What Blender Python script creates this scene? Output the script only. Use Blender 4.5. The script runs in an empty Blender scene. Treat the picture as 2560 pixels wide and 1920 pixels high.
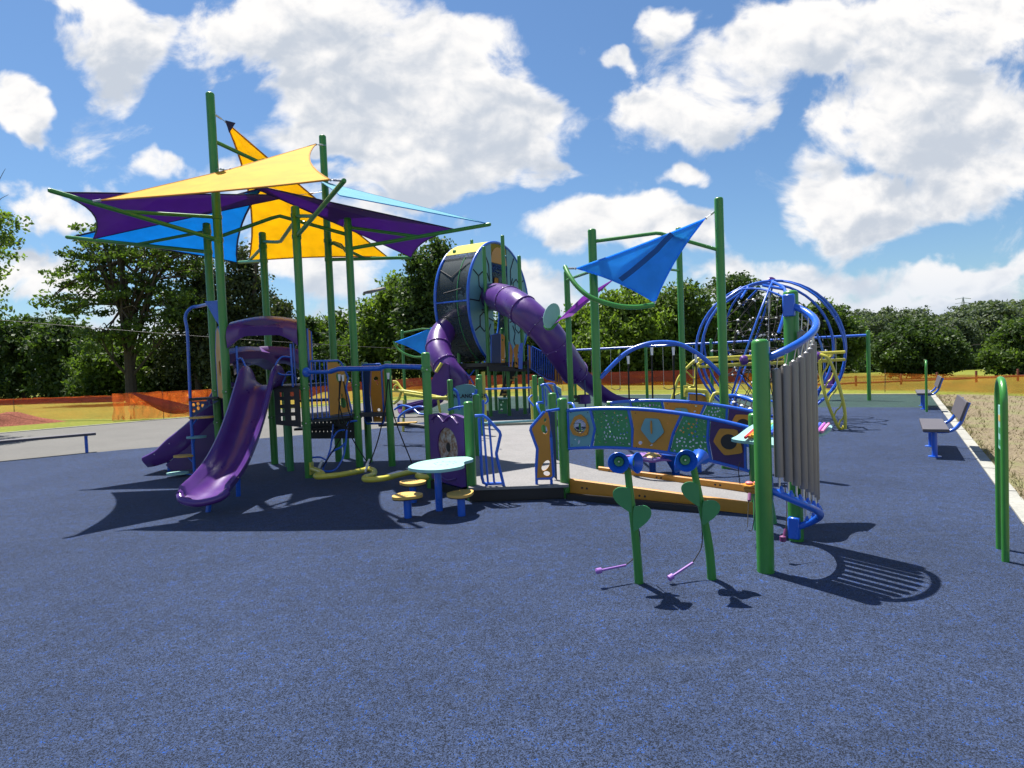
import bpy, math, random
import numpy as np
from mathutils import Vector, Matrix, noise as mnoise
from mathutils.geometry import tessellate_polygon
PI = math.pi
sc = bpy.context.scene
# ------------------------------------------------------------------ camera
CH, CF, PITCH, ROLL = 1.75, 1480.0, math.atan(53/1480), 0.040      # eye height, focal length (px of 2560), pitch, roll
_f = Vector((0, math.cos(PITCH), -math.sin(PITCH)))
_u0 = Vector((0, math.sin(PITCH), math.cos(PITCH))); _x0 = Vector((1, 0, 0))
_r = math.cos(ROLL)*_x0 - math.sin(ROLL)*_u0
_u = math.sin(ROLL)*_x0 + math.cos(ROLL)*_u0
cam_d = bpy.data.cameras.new("camera"); cam = bpy.data.objects.new("camera", cam_d)
sc.collection.objects.link(cam); sc.camera = cam
M3 = Matrix((_r, _u, -_f)).transposed()
cam.matrix_world = Matrix.Translation((0, 0, CH)) @ M3.to_4x4()
cam_d.sensor_width = 36; cam_d.lens = 36*CF/2560; cam_d.clip_start = 0.05; cam_d.clip_end = 3000
# ------------------------------------------------------------------ light and exposure
SUN = Vector((-0.575, 0.82, 2.335)).normalized()                    # direction towards the sun (read off the shadows)
sun_el = math.asin(SUN.z)
sd = bpy.data.lights.new("sun", 'SUN'); sd.energy = 5.0; sd.angle = math.radians(0.5); sd.color = (1, .95, .87)
so = bpy.data.objects.new("sun", sd); sc.collection.objects.link(so)
so.rotation_euler = SUN.to_track_quat('Z', 'Y').to_euler(); so.location = (0, 0, 30)
sc.view_settings.view_transform = 'Standard'; sc.view_settings.look = 'None'
sc.view_settings.exposure = 1.05; sc.view_settings.gamma = 1
sc.render.resolution_x = 1024; sc.render.resolution_y = 768

CAM = Vector((0, 0, CH))
def ray(x, y): return _f + (x-1280)/CF*_r - (y-960)/CF*_u
def nd(nt, typ, **kw):
    n = nt.nodes.new(typ)
    for k, v in kw.items():
        if k == 'inp':
            for i, x in v.items(): n.inputs[i].default_value = x
        else: setattr(n, k, v)
    return n
def lk(nt, a, b): nt.links.new(a, b)
def mth(nt, op, a, b=None, c=None, clamp=False):
    n = nt.nodes.new('ShaderNodeMath'); n.operation = op; n.use_clamp = clamp
    for i, v in enumerate((a, b, c)):
        if v is None: continue
        if isinstance(v, (int, float)): n.inputs[i].default_value = v
        else: nt.links.new(v, n.inputs[i])
    return n.outputs[0]
def mrange(nt, v, a, b, c=0., d=1., typ='SMOOTHSTEP'):
    n = nt.nodes.new('ShaderNodeMapRange'); n.interpolation_type = typ
    nt.links.new(v, n.inputs[0])
    for i, x in zip((1, 2, 3, 4), (a, b, c, d)): n.inputs[i].default_value = x
    return n.outputs[0]
def mixc(nt, f, a, b, mode='MIX'):
    n = nt.nodes.new('ShaderNodeMix'); n.data_type = 'RGBA'; n.blend_type = mode
    for s, v in ((n.inputs[0], f), (n.inputs[6], a), (n.inputs[7], b)):
        if isinstance(v, (int, float)): s.default_value = v
        elif isinstance(v, tuple): s.default_value = v if len(v) == 4 else (*v, 1)
        else: nt.links.new(v, s)
    return n.outputs[2]

# ------------------------------------------------------------------ sky: Nishita + cumulus clouds fixed in world direction
world = bpy.data.worlds.new("World"); sc.world = world; world.use_nodes = True
def build_sky():
    nt = world.node_tree; nt.nodes.clear()
    sky = nd(nt, 'ShaderNodeTexSky'); sky.sky_type = 'NISHITA'; sky.sun_disc = False
    sky.sun_elevation = sun_el; sky.sun_rotation = math.atan2(SUN.x, SUN.y)
    sky.air_density = 1.15; sky.dust_density = .35; sky.ozone_density = 2.6
    tc = nd(nt, 'ShaderNodeTexCoord')
    sp = nd(nt, 'ShaderNodeSeparateXYZ'); lk(nt, tc.outputs['Generated'], sp.inputs[0])
    ay = mth(nt, 'MAXIMUM', mth(nt, 'ABSOLUTE', sp.outputs[1]), .12)
    u = mth(nt, 'DIVIDE', sp.outputs[0], ay); v = mth(nt, 'DIVIDE', sp.outputs[2], ay)
    uv = nd(nt, 'ShaderNodeCombineXYZ'); lk(nt, u, uv.inputs[0]); lk(nt, v, uv.inputs[1])
    wn = nd(nt, 'ShaderNodeTexNoise', noise_dimensions='3D', inp={'Scale': 4.6, 'Detail': 4., 'Roughness': .55})
    lk(nt, uv.outputs[0], wn.inputs['Vector'])
    wsub = nd(nt, 'ShaderNodeVectorMath', operation='SUBTRACT'); lk(nt, wn.outputs['Color'], wsub.inputs[0]); wsub.inputs[1].default_value = (.5, .5, .5)
    wsc = nd(nt, 'ShaderNodeVectorMath', operation='MULTIPLY'); lk(nt, wsub.outputs[0], wsc.inputs[0]); wsc.inputs[1].default_value = (.26, .20, 0)
    wp = nd(nt, 'ShaderNodeVectorMath', operation='ADD'); lk(nt, uv.outputs[0], wp.inputs[0]); lk(nt, wsc.outputs[0], wp.inputs[1])
    def field(off):                                             # summed cloud masses, softly joined
        src = nd(nt, 'ShaderNodeVectorMath', operation='ADD'); lk(nt, wp.outputs[0], src.inputs[0]); src.inputs[1].default_value = off
        acc = None
        for (px_, py_, a, b, w) in CLOUDS:
            d = ray(px_, py_); cu, cv = d.x/d.y, d.z/d.y; a /= CF; b /= CF
            s = nd(nt, 'ShaderNodeVectorMath', operation='SUBTRACT'); lk(nt, src.outputs[0], s.inputs[0]); s.inputs[1].default_value = (cu, cv, 0)
            m = nd(nt, 'ShaderNodeVectorMath', operation='MULTIPLY'); lk(nt, s.outputs[0], m.inputs[0]); m.inputs[1].default_value = (1/a, 1/b, 0)
            l = nd(nt, 'ShaderNodeVectorMath', operation='LENGTH'); lk(nt, m.outputs[0], l.inputs[0])
            g = mrange(nt, l.outputs['Value'], 1.45, .35, 0., w)
            acc = g if acc is None else mth(nt, 'SMOOTH_MAX', acc, g, .25)
        return acc
    acc = field((0, 0, 0)); up = field((-.015, .055, 0))
    hz = mrange(nt, v, .21, .04, 0., .66)
    acc0 = mth(nt, 'MAXIMUM', acc, hz)
    def fbm(off, sc_, det, rough=.55):
        ad = nd(nt, 'ShaderNodeVectorMath', operation='ADD'); lk(nt, uv.outputs[0], ad.inputs[0]); ad.inputs[1].default_value = off
        st = nd(nt, 'ShaderNodeVectorMath', operation='MULTIPLY'); lk(nt, ad.outputs[0], st.inputs[0]); st.inputs[1].default_value = (1., 1.3, 1.)
        n = nd(nt, 'ShaderNodeTexNoise', noise_dimensions='3D', inp={'Scale': sc_, 'Detail': det, 'Roughness': rough, 'Distortion': .35})
        lk(nt, st.outputs[0], n.inputs['Vector']); return n.outputs['Fac']
    n1 = fbm((0, 0, 0), 6.5, 12., .60); s1 = fbm((3, 1, 0), 5.0, 4., .5); s2 = fbm((3-.02, 1+.05, 0), 5.0, 4., .5); b1 = fbm((7, 2, 0), 15., 5., .55); b2 = fbm((7-.008, 2+.02, 0), 15., 5., .55)
    d1 = mth(nt, 'ADD', acc0, mth(nt, 'MULTIPLY', mth(nt, 'SUBTRACT', n1, .5), 1.95))
    mask = mrange(nt, d1, .33, .74)
    edge = mrange(nt, d1, .95, .50)                               # thin rims of the cloud glow
    topl = mrange(nt, mth(nt, 'SUBTRACT', acc, up), -.25, .45)    # upper faces of each mass
    puff = mth(nt, 'ADD', mth(nt, 'MULTIPLY', mth(nt, 'SUBTRACT', s1, s2), 2.3), mth(nt, 'MULTIPLY', mth(nt, 'SUBTRACT', b1, b2), 1.5))
    lit = mth(nt, 'ADD', mth(nt, 'ADD', mth(nt, 'MULTIPLY', topl, .62), puff), mth(nt, 'ADD', mth(nt, 'MULTIPLY', edge, .42), .12), clamp=False)
    body = mixc(nt, mrange(nt, lit, -.15, 1.0), (.285, .312, .355), (.495, .487, .480))
    faint = mrange(nt, v, .02, .20, .70, 0.)
    body = mixc(nt, faint, body, (.325, .365, .425))
    skyc = nd(nt, 'ShaderNodeVectorMath', operation='SCALE'); lk(nt, sky.outputs[0], skyc.inputs[0]); skyc.inputs['Scale'].default_value = SKYS
    skg = mixc(nt, 1.0, skyc.outputs[0], SKYT, 'MULTIPLY')
    out = mixc(nt, mask, skg, body)
    bg = nd(nt, 'ShaderNodeBackground'); lk(nt, out, bg.inputs[0]); bg.inputs[1].default_value = 1.0
    # keep background strength in range: the sky colour is scaled into it
    wo = nd(nt, 'ShaderNodeOutputWorld'); lk(nt, bg.outputs[0], wo.inputs[0])
SKYS = .054; SKYT = (.74, .93, 1.10)
CLOUDS = [(760, 60, 330, 150, 1.0), (960, 190, 350, 180, 1.1), (1210, 320, 225, 140, 1.0), (860, 340, 250, 90, .9), (1050, 430, 230, 120, .95), (1390, 430, 80, 50, .6), (700, 480, 300, 60, .6),
          (860, 620, 280, 130, .75), (300, 90, 150, 150, .85), (210, 10, 160, 60, .7), (40, 260, 90, 95, .95), (120, 500, 190, 80, .85), (440, 440, 130, 55, .75), (60, 700, 200, 100, .8), (560, 560, 150, 60, .5),
          (1660, 35, 90, 62, .8), (1555, 140, 60, 40, .7), (1760, 260, 230, 110, 1.0), (1980, 100, 330, 100, .85), (1850, 180, 200, 90, .8), (2330, 90, 330, 140, .9), (2300, 320, 260, 200, 1.1), (2480, 320, 160, 190, .95),
          (2150, 530, 210, 100, 1.0), (2370, 480, 190, 120, .9), (2210, 400, 170, 90, .9), (1700, 460, 110, 42, .75), (1480, 570, 190, 85, 1.0), (1670, 580, 120, 70, .85), (2400, 680, 230, 42, .85), (1960, 690, 330, 55, .75), (2100, 760, 560, 70, .75),
          (1350, 740, 130, 90, .85), (1500, 760, 180, 60, .7),
          (3100, 200, 400, 300, .9), (-600, 300, 400, 260, .9), (1200, -900, 500, 300, .8), (2400, -800, 400, 300, .7)]

build_sky()
# ------------------------------------------------------------------ measuring helpers (pixel of the 2560 px photo -> point in the place)
def G(x, y, z=0.0):
    d = ray(x, y); return CAM + d*((z-CH)/d.z)
def D(x, y, dist):
    d = ray(x, y); return CAM + d*(dist/d.y)
def Zat(P, y):
    lo, hi = -2., 40.
    for _ in range(50):
        m = (lo+hi)/2; v = Vector((P[0], P[1], m))-CAM
        if 960-CF*v.dot(_u)/v.dot(_f) > y: lo = m
        else: hi = m
    return lo
# ------------------------------------------------------------------ mesh builder
def cr(pts, k=6, closed=False):
    P = [Vector(p) for p in pts]; n = len(P); out = []
    rng = range(n if closed else n-1)
    for i in rng:
        if closed: a, b, c, d = P[(i-1) % n], P[i], P[(i+1) % n], P[(i+2) % n]
        else: a, b, c, d = P[max(i-1, 0)], P[i], P[i+1], P[min(i+2, n-1)]
        for j in range(k):
            t = j/k
            out.append(.5*((2*b)+(c-a)*t+(2*a-5*b+4*c-d)*t*t+(3*b-a-3*c+d)*t**3))
    if not closed: out.append(P[-1])
    return out
class MB:
    def __init__(s): s.v = []; s.f = []
    def add(s, vs, fs):
        o = len(s.v); s.v += [tuple(v) for v in vs]; s.f += [tuple(i+o for i in f) for f in fs]; return s
    def box(s, c, size, rz=0, rx=0, ry=0):
        m = Matrix.Rotation(rz, 3, 'Z') @ Matrix.Rotation(ry, 3, 'Y') @ Matrix.Rotation(rx, 3, 'X'); c = Vector(c)
        x, y, z = [q/2 for q in size]; b = min(x, y, z)*.18
        vs = []; 
        for sz in (-1, 1):
            for (px, py) in ((-x+b, -y), (x-b, -y), (x, -y+b), (x, y-b), (x-b, y), (-x+b, y), (-x, y-b), (-x, -y+b)):
                vs.append(c + m @ Vector((px, py, sz*(z-b))))
            for (px, py) in ((-x+b, -y+b), (x-b, -y+b), (x-b, y-b), (-x+b, y-b)):
                vs.append(c + m @ Vector((px, py, sz*z)))
        fs = [(i, (i+1) % 8, 12+(i+1) % 8, 12+i) for i in range(8)]
        t = 20; fs += [(20, 21, 22, 23), (12, 13, 21, 20), (13, 14, 21), (14, 15, 22, 21), (15, 16, 22), (16, 17, 23, 22), (17, 18, 23), (18, 19, 20, 23), (19, 12, 20)]
        fs += [(11, 10, 9, 8), (8, 9, 1, 0), (9, 2, 1), (9, 10, 3, 2), (10, 4, 3), (10, 11, 5, 4), (11, 6, 5), (11, 8, 7, 6), (8, 0, 7)]
        return s.add(vs, fs)
    def tube(s, pts, r, n=10, closed=False, taper=None, flat=None):
        P = [Vector(p) for p in pts]; m = len(P)
        if m < 2: return s
        def tan(i):
            if closed: return (P[(i+1) % m]-P[i-1]).normalized()
            return (P[min(i+1, m-1)]-P[max(i-1, 0)]).normalized()
        t0 = tan(0); up = Vector((0, 0, 1)) if abs(t0.z) < .9 else Vector((1, 0, 0))
        nn = (up - t0*up.dot(t0)).normalized(); vs = []
        for i in range(m):
            t = tan(i); nn = nn - t*nn.dot(t)
            nn = nn.normalized() if nn.length > 1e-6 else Vector((1, 0, 0)); bb = t.cross(nn)
            rr = r if taper is None else r + (taper-r)*i/(m-1)
            for k in range(n):
                a = 2*PI*k/n
                vs.append(P[i] + nn*math.cos(a)*rr + bb*math.sin(a)*rr)
        fs = []
        for i in range(m if closed else m-1):
            j = (i+1) % m
            for k in range(n): fs.append((i*n+k, i*n+(k+1) % n, j*n+(k+1) % n, j*n+k))
        if not closed:
            fs.append(tuple(reversed(range(n)))); fs.append(tuple((m-1)*n+k for k in range(n)))
        return s.add(vs, fs)
    def lathe(s, base, prof, n=20, axis=None):
        # prof: list of (r, h) along axis
        base = Vector(base); ax = (Vector(axis) if axis is not None else Vector((0, 0, 1))).normalized()
        q = ax.to_track_quat('Z', 'Y'); vs = []; fs = []
        for (r, h) in prof:
            for k in range(n):
                a = 2*PI*k/n; vs.append(base + q @ Vector((r*math.cos(a), r*math.sin(a), h)))
        for i in range(len(prof)-1):
            for k in range(n): fs.append((i*n+k, i*n+(k+1) % n, (i+1)*n+(k+1) % n, (i+1)*n+k))
        if prof[0][0] > 1e-4: fs.append(tuple(reversed(range(n))))
        if prof[-1][0] > 1e-4: fs.append(tuple((len(prof)-1)*n+k for k in range(n)))
        return s.add(vs, fs)
    def plate(s, loops, th, fr):
        # 2D loops (outer first, then holes) in frame fr=(origin, ex, ey); extruded +-th/2 along ex x ey
        o, ex, ey = [Vector(q) for q in fr]; nz = ex.cross(ey).normalized()
        L3 = [[Vector((p[0], p[1], 0)) for p in lp] for lp in loops]
        tri = tessellate_polygon(L3); flat = [p for lp in L3 for p in lp]; N = len(flat)
        a = [o+ex*p.x+ey*p.y+nz*th/2 for p in flat]; b = [o+ex*p.x+ey*p.y-nz*th/2 for p in flat]
        fs = []
        for t in tri:
            p0, p1, p2 = [flat[i] for i in t]
            if (p1-p0).cross(p2-p0).z < 0: t = (t[0], t[2], t[1])
            fs.append(tuple(t)); fs.append((t[0]+N, t[2]+N, t[1]+N))
        k = 0
        for li, lp in enumerate(L3):
            n = len(lp); area = sum(lp[i].x*lp[(i+1) % n].y-lp[(i+1) % n].x*lp[i].y for i in range(n))
            ccw = (area > 0) == (li == 0)
            for i in range(n):
                i0, i1 = k+i, k+(i+1) % n
                fs.append((i0, i0+N, i1+N, i1) if ccw else (i0, i1, i1+N, i0+N))
            k += n
        return s.add(a+b, fs)
    def sheet(s, rings, th=.004):
        # rings: grid of points [i][j]; two-sided thin solid
        R = len(rings); Cn = len(rings[0]); top = []; nor = []
        for i in range(R):
            for j in range(Cn):
                p = Vector(rings[i][j])
                a = Vector(rings[min(i+1, R-1)][j])-Vector(rings[max(i-1, 0)][j]); b = Vector(rings[i][min(j+1, Cn-1)])-Vector(rings[i][max(j-1, 0)])
                n = a.cross(b); n = n.normalized() if n.length > 1e-9 else Vector((0, 0, 1)); top.append(p+n*th/2); nor.append(p-n*th/2)
        N = R*Cn; fs = []
        for i in range(R-1):
            for j in range(Cn-1):
                q = (i*Cn+j, (i+1)*Cn+j, (i+1)*Cn+j+1, i*Cn+j+1); fs.append(q); fs.append(tuple(x+N for x in reversed(q)))
        for i in range(R-1):
            fs.append((i*Cn, i*Cn+N, (i+1)*Cn+N, (i+1)*Cn)); j = Cn-1
            fs.append((i*Cn+j, (i+1)*Cn+j, (i+1)*Cn+j+N, i*Cn+j+N))
        for j in range(Cn-1):
            fs.append((j, j+1, j+1+N, j+N)); i = (R-1)*Cn
            fs.append((i+j, i+j+N, i+j+1+N, i+j+1))
        return s.add(top+nor, fs)
    def build(s, name, mat, parent=None, smooth=True, angle=38):
        me = bpy.data.meshes.new(name)
        off = Vector((0, 0, 0)); p = parent
        while p is not None: off += Vector(p.location); p = p.parent
        me.from_pydata([(v[0]-off.x, v[1]-off.y, v[2]-off.z) for v in s.v], [], s.f)
        me.validate()
        if smooth:
            me.polygons.foreach_set('use_smooth', [True]*len(me.polygons)); me.set_sharp_from_angle(angle=math.radians(angle))
        if isinstance(mat, (list, tuple)):
            for m in mat: me.materials.append(m)
        else: me.materials.append(mat)
        o = bpy.data.objects.new(name, me); sc.collection.objects.link(o)
        if parent is not None: o.parent = parent
        return o
def tag(o, label=None, cat=None, group=None, kind=None):
    if label: o['label'] = label
    if cat: o['category'] = cat
    if group: o['group'] = group
    if kind: o['kind'] = kind
    return o
def thing(name, loc, label, cat, group=None):
    o = bpy.data.objects.new(name, None); o.location = loc; o.empty_display_size = .2; sc.collection.objects.link(o)
    return tag(o, label, cat, group)
def copy_tree(o, parent=None):
    c = o.copy(); sc.collection.objects.link(c); c.parent = parent
    for ch in list(o.children): copy_tree(ch, c)
    return c
def frame2(P, Q, z0=0.):
    P = Vector((P[0], P[1], z0)); Q = Vector((Q[0], Q[1], z0)); return (P, (Q-P).normalized(), Vector((0, 0, 1)))
def onf(fr, s, z, off=0):
    return fr[0]+fr[1]*s+fr[2]*z+fr[1].cross(fr[2])*off
def ell(cx, cy, a, b, n=16, rot=0):
    return [(cx+a*math.cos(t)*math.cos(rot)-b*math.sin(t)*math.sin(rot), cy+a*math.cos(t)*math.sin(rot)+b*math.sin(t)*math.cos(rot)) for t in [2*PI*i/n for i in range(n)]]
def post(P, h, r=.0635, z0=-.05, base=.0):
    k = [(r, 0), (r, h-z0-r*.55), (r*.96, h-z0-r*.30), (r*.80, h-z0-r*.12), (r*.5, h-z0-r*.02), (0.0001, h-z0)]
    return MB().lathe((P[0], P[1], z0), k, 20)
# ------------------------------------------------------------------ materials
def mat(name, col, rough=.5, metal=0., coat=0., bump=None, var=None, transl=0., spec=.5, emit=None):
    m = bpy.data.materials.new(name); m.use_nodes = True; nt = m.node_tree; nt.nodes.clear()
    out = nd(nt, 'ShaderNodeOutputMaterial'); b = nd(nt, 'ShaderNodeBsdfPrincipled')
    b.inputs['Base Color'].default_value = (*col, 1); b.inputs['Roughness'].default_value = rough; b.inputs['Metallic'].default_value = metal
    b.inputs['Coat Weight'].default_value = coat; b.inputs['Coat Roughness'].default_value = .15; b.inputs['Specular IOR Level'].default_value = spec
    tc = nd(nt, 'ShaderNodeTexCoord'); ge = nd(nt, 'ShaderNodeNewGeometry')
    if var:
        sc_, amt = var
        n = nd(nt, 'ShaderNodeTexNoise', inp={'Scale': sc_, 'Detail': 6., 'Roughness': .65}); lk(nt, ge.outputs['Position'], n.inputs['Vector'])
        f = mrange(nt, n.outputs['Fac'], .3, .7, 1-amt, 1+amt, 'LINEAR')
        sv = nd(nt, 'ShaderNodeVectorMath', operation='SCALE'); sv.inputs[0].default_value = col; lk(nt, f, sv.inputs['Scale'])
        lk(nt, sv.outputs[0], b.inputs['Base Color'])
        f2 = mrange(nt, n.outputs['Fac'], .3, .7, max(rough-.08, .02), rough+.1, 'LINEAR'); lk(nt, f2, b.inputs['Roughness'])
        colsock = sv.outputs[0]
    else: colsock = None
    if bump:
        n = nd(nt, 'ShaderNodeTexNoise', inp={'Scale': bump[0], 'Detail': 4.}); lk(nt, ge.outputs['Position'], n.inputs['Vector'])
        bp = nd(nt, 'ShaderNodeBump', inp={'Strength': bump[1], 'Distance': bump[2] if len(bump) > 2 else .01}); lk(nt, n.outputs['Fac'], bp.inputs['Height']); lk(nt, bp.outputs[0], b.inputs['Normal'])
    if transl > 0:
        tr = nd(nt, 'ShaderNodeBsdfTranslucent'); tr.inputs[0].default_value = (*col, 1)
        if colsock: lk(nt, colsock, tr.inputs[0])
        mx = nd(nt, 'ShaderNodeMixShader'); mx.inputs[0].default_value = transl
        lk(nt, b.outputs[0], mx.inputs[1]); lk(nt, tr.outputs[0], mx.inputs[2]); lk(nt, mx.outputs[0], out.inputs[0])
    else: lk(nt, b.outputs[0], out.inputs[0])
    return m
def sailmat(name, col, transl=.5, trans=.0, tcol=None):
    # knitted shade cloth: fine weave, lets coloured light through
    m = bpy.data.materials.new(name); m.use_nodes = True; nt = m.node_tree; nt.nodes.clear()
    out = nd(nt, 'ShaderNodeOutputMaterial'); b = nd(nt, 'ShaderNodeBsdfPrincipled')
    b.inputs['Roughness'].default_value = .75; b.inputs['Sheen Weight'].default_value = .05
    ge = nd(nt, 'ShaderNodeNewGeometry')
    n = nd(nt, 'ShaderNodeTexNoise', inp={'Scale': 3., 'Detail': 5., 'Roughness': .6}); lk(nt, ge.outputs['Position'], n.inputs['Vector'])
    w = nd(nt, 'ShaderNodeTexWave', inp={'Scale': 22., 'Distortion': 1.5, 'Detail': 2.}); lk(nt, ge.outputs['Position'], w.inputs['Vector'])
    f = mth(nt, 'ADD', mrange(nt, n.outputs['Fac'], .3, .7, .9, 1.08, 'LINEAR'), mth(nt, 'MULTIPLY', w.outputs['Fac'], .05))
    def scl(c):
        sv = nd(nt, 'ShaderNodeVectorMath', operation='SCALE'); sv.inputs[0].default_value = c; lk(nt, f, sv.inputs['Scale']); return sv.outputs[0]
    lk(nt, scl(col), b.inputs['Base Color'])
    bp = nd(nt, 'ShaderNodeBump', inp={'Strength': .25, 'Distance': .01}); lk(nt, n.outputs['Fac'], bp.inputs['Height']); lk(nt, bp.outputs[0], b.inputs['Normal'])
    tr = nd(nt, 'ShaderNodeBsdfTranslucent'); lk(nt, scl(tcol or col), tr.inputs[0])
    mx = nd(nt, 'ShaderNodeMixShader'); mx.inputs[0].default_value = transl
    lk(nt, b.outputs[0], mx.inputs[1]); lk(nt, tr.outputs[0], mx.inputs[2])
    tp = nd(nt, 'ShaderNodeBsdfTransparent'); m2 = nd(nt, 'ShaderNodeMixShader'); m2.inputs[0].default_value = trans
    lk(nt, mx.outputs[0], m2.inputs[1]); lk(nt, tp.outputs[0], m2.inputs[2]); lk(nt, m2.outputs[0], out.inputs[0])
    return m
M = {}
M['green'] = mat('green_powder_coat', (.038, .215, .032), .36, coat=.25, bump=(260, .12, .002), var=(3.5, .10))
M['dkgreen'] = mat('dark_green_plastic', (.036, .22, .075), .45, var=(5, .1))
M['blue'] = mat('blue_powder_coat', (.012, .105, .56), .30, coat=.35, bump=(260, .1, .002), var=(4, .08))
M['navy'] = mat('navy_panel', (.012, .035, .12), .45, var=(5, .12))
M['purple'] = mat('purple_moulded_plastic', (.082, .026, .185), .33, coat=.15, bump=(180, .15, .002), var=(2.2, .12))
M['dkpurple'] = mat('dark_purple_panel', (.045, .014, .11), .42, var=(5, .1))
M['lilac'] = mat('lilac_plastic', (.26, .12, .42), .45, var=(8, .1))
M['orange'] = mat('amber_board', (.50, .215, .020), .45, bump=(200, .12, .002), var=(6, .08))
M['seat'] = mat('pale_amber_board', (.58, .36, .085), .5, var=(14, .12), bump=(120, .15, .002))
M['yellow'] = mat('yellow_powder_coat', (.55, .50, .06), .33, coat=.3, var=(4, .06))
M['paleyellow'] = mat('pale_yellow_panel', (.50, .45, .10), .75, spec=.1, var=(8, .08))
M['teal'] = mat('teal_board', (.135, .32, .36), .5, var=(6, .07))
M['mint'] = mat('pale_mint_board', (.26, .50, .465), .5, var=(6, .05))
M['black'] = mat('black_coating', (.010, .010, .012), .5, var=(9, .3))
M['dark'] = mat('charcoal_board', (.028, .030, .036), .55, var=(8, .2))
M['rope'] = mat('black_rope', (.012, .012, .012), .8)
M['steel'] = mat('brushed_steel', (.55, .55, .56), .35, metal=.85, var=(20, .1))
M['chime'] = mat('anodised_chime', (.215, .20, .195), .45, metal=.25, var=(6, .06), bump=(300, .05, .001))
M['slat'] = mat('grey_recycled_board', (.075, .070, .085), .6, var=(12, .18), bump=(90, .2, .003))
M['seam'] = mat('dark_seam', (.02, .02, .03), .7)
M['white'] = mat('white_plastic', (.75, .75, .75), .45)
M['pink'] = mat('pink_plastic', (.70, .20, .22), .45)
M['mallet'] = mat('plum_rubber', (.14, .03, .12), .5)
M['red'] = mat('red_plastic', (.60, .04, .03), .4)
M['seatgreen'] = M['dkgreen']
M['s_yellow'] = sailmat('yellow_shade_cloth', (.82, .47, .008), .48, .0, (.98, .74, .010))
M['s_purple'] = sailmat('purple_shade_cloth', (.115, .026, .24), .40, .0, (.20, .045, .40))
M['s_blue'] = sailmat('blue_shade_cloth', (.02, .22, .46), .55, .03, (.012, .36, .72))
M['s_sky'] = sailmat('bright_blue_shade_cloth', (.07, .36, .95), .78, .05, (.13, .56, 1.0))
M['s_cyan'] = sailmat('pale_cyan_shade_cloth', (.14, .46, .56), .4, .0)
M['s_lilac'] = sailmat('lilac_shade_cloth', (.40, .12, .55), .5, .05)
M['strap'] = sailmat('dark_blue_webbing', (.01, .10, .36), .3)
M['hem_y'] = sailmat('amber_hem', (.52, .25, .02), .25)
M['hem_d'] = sailmat('dark_hem', (.02, .02, .08), .1)

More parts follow.
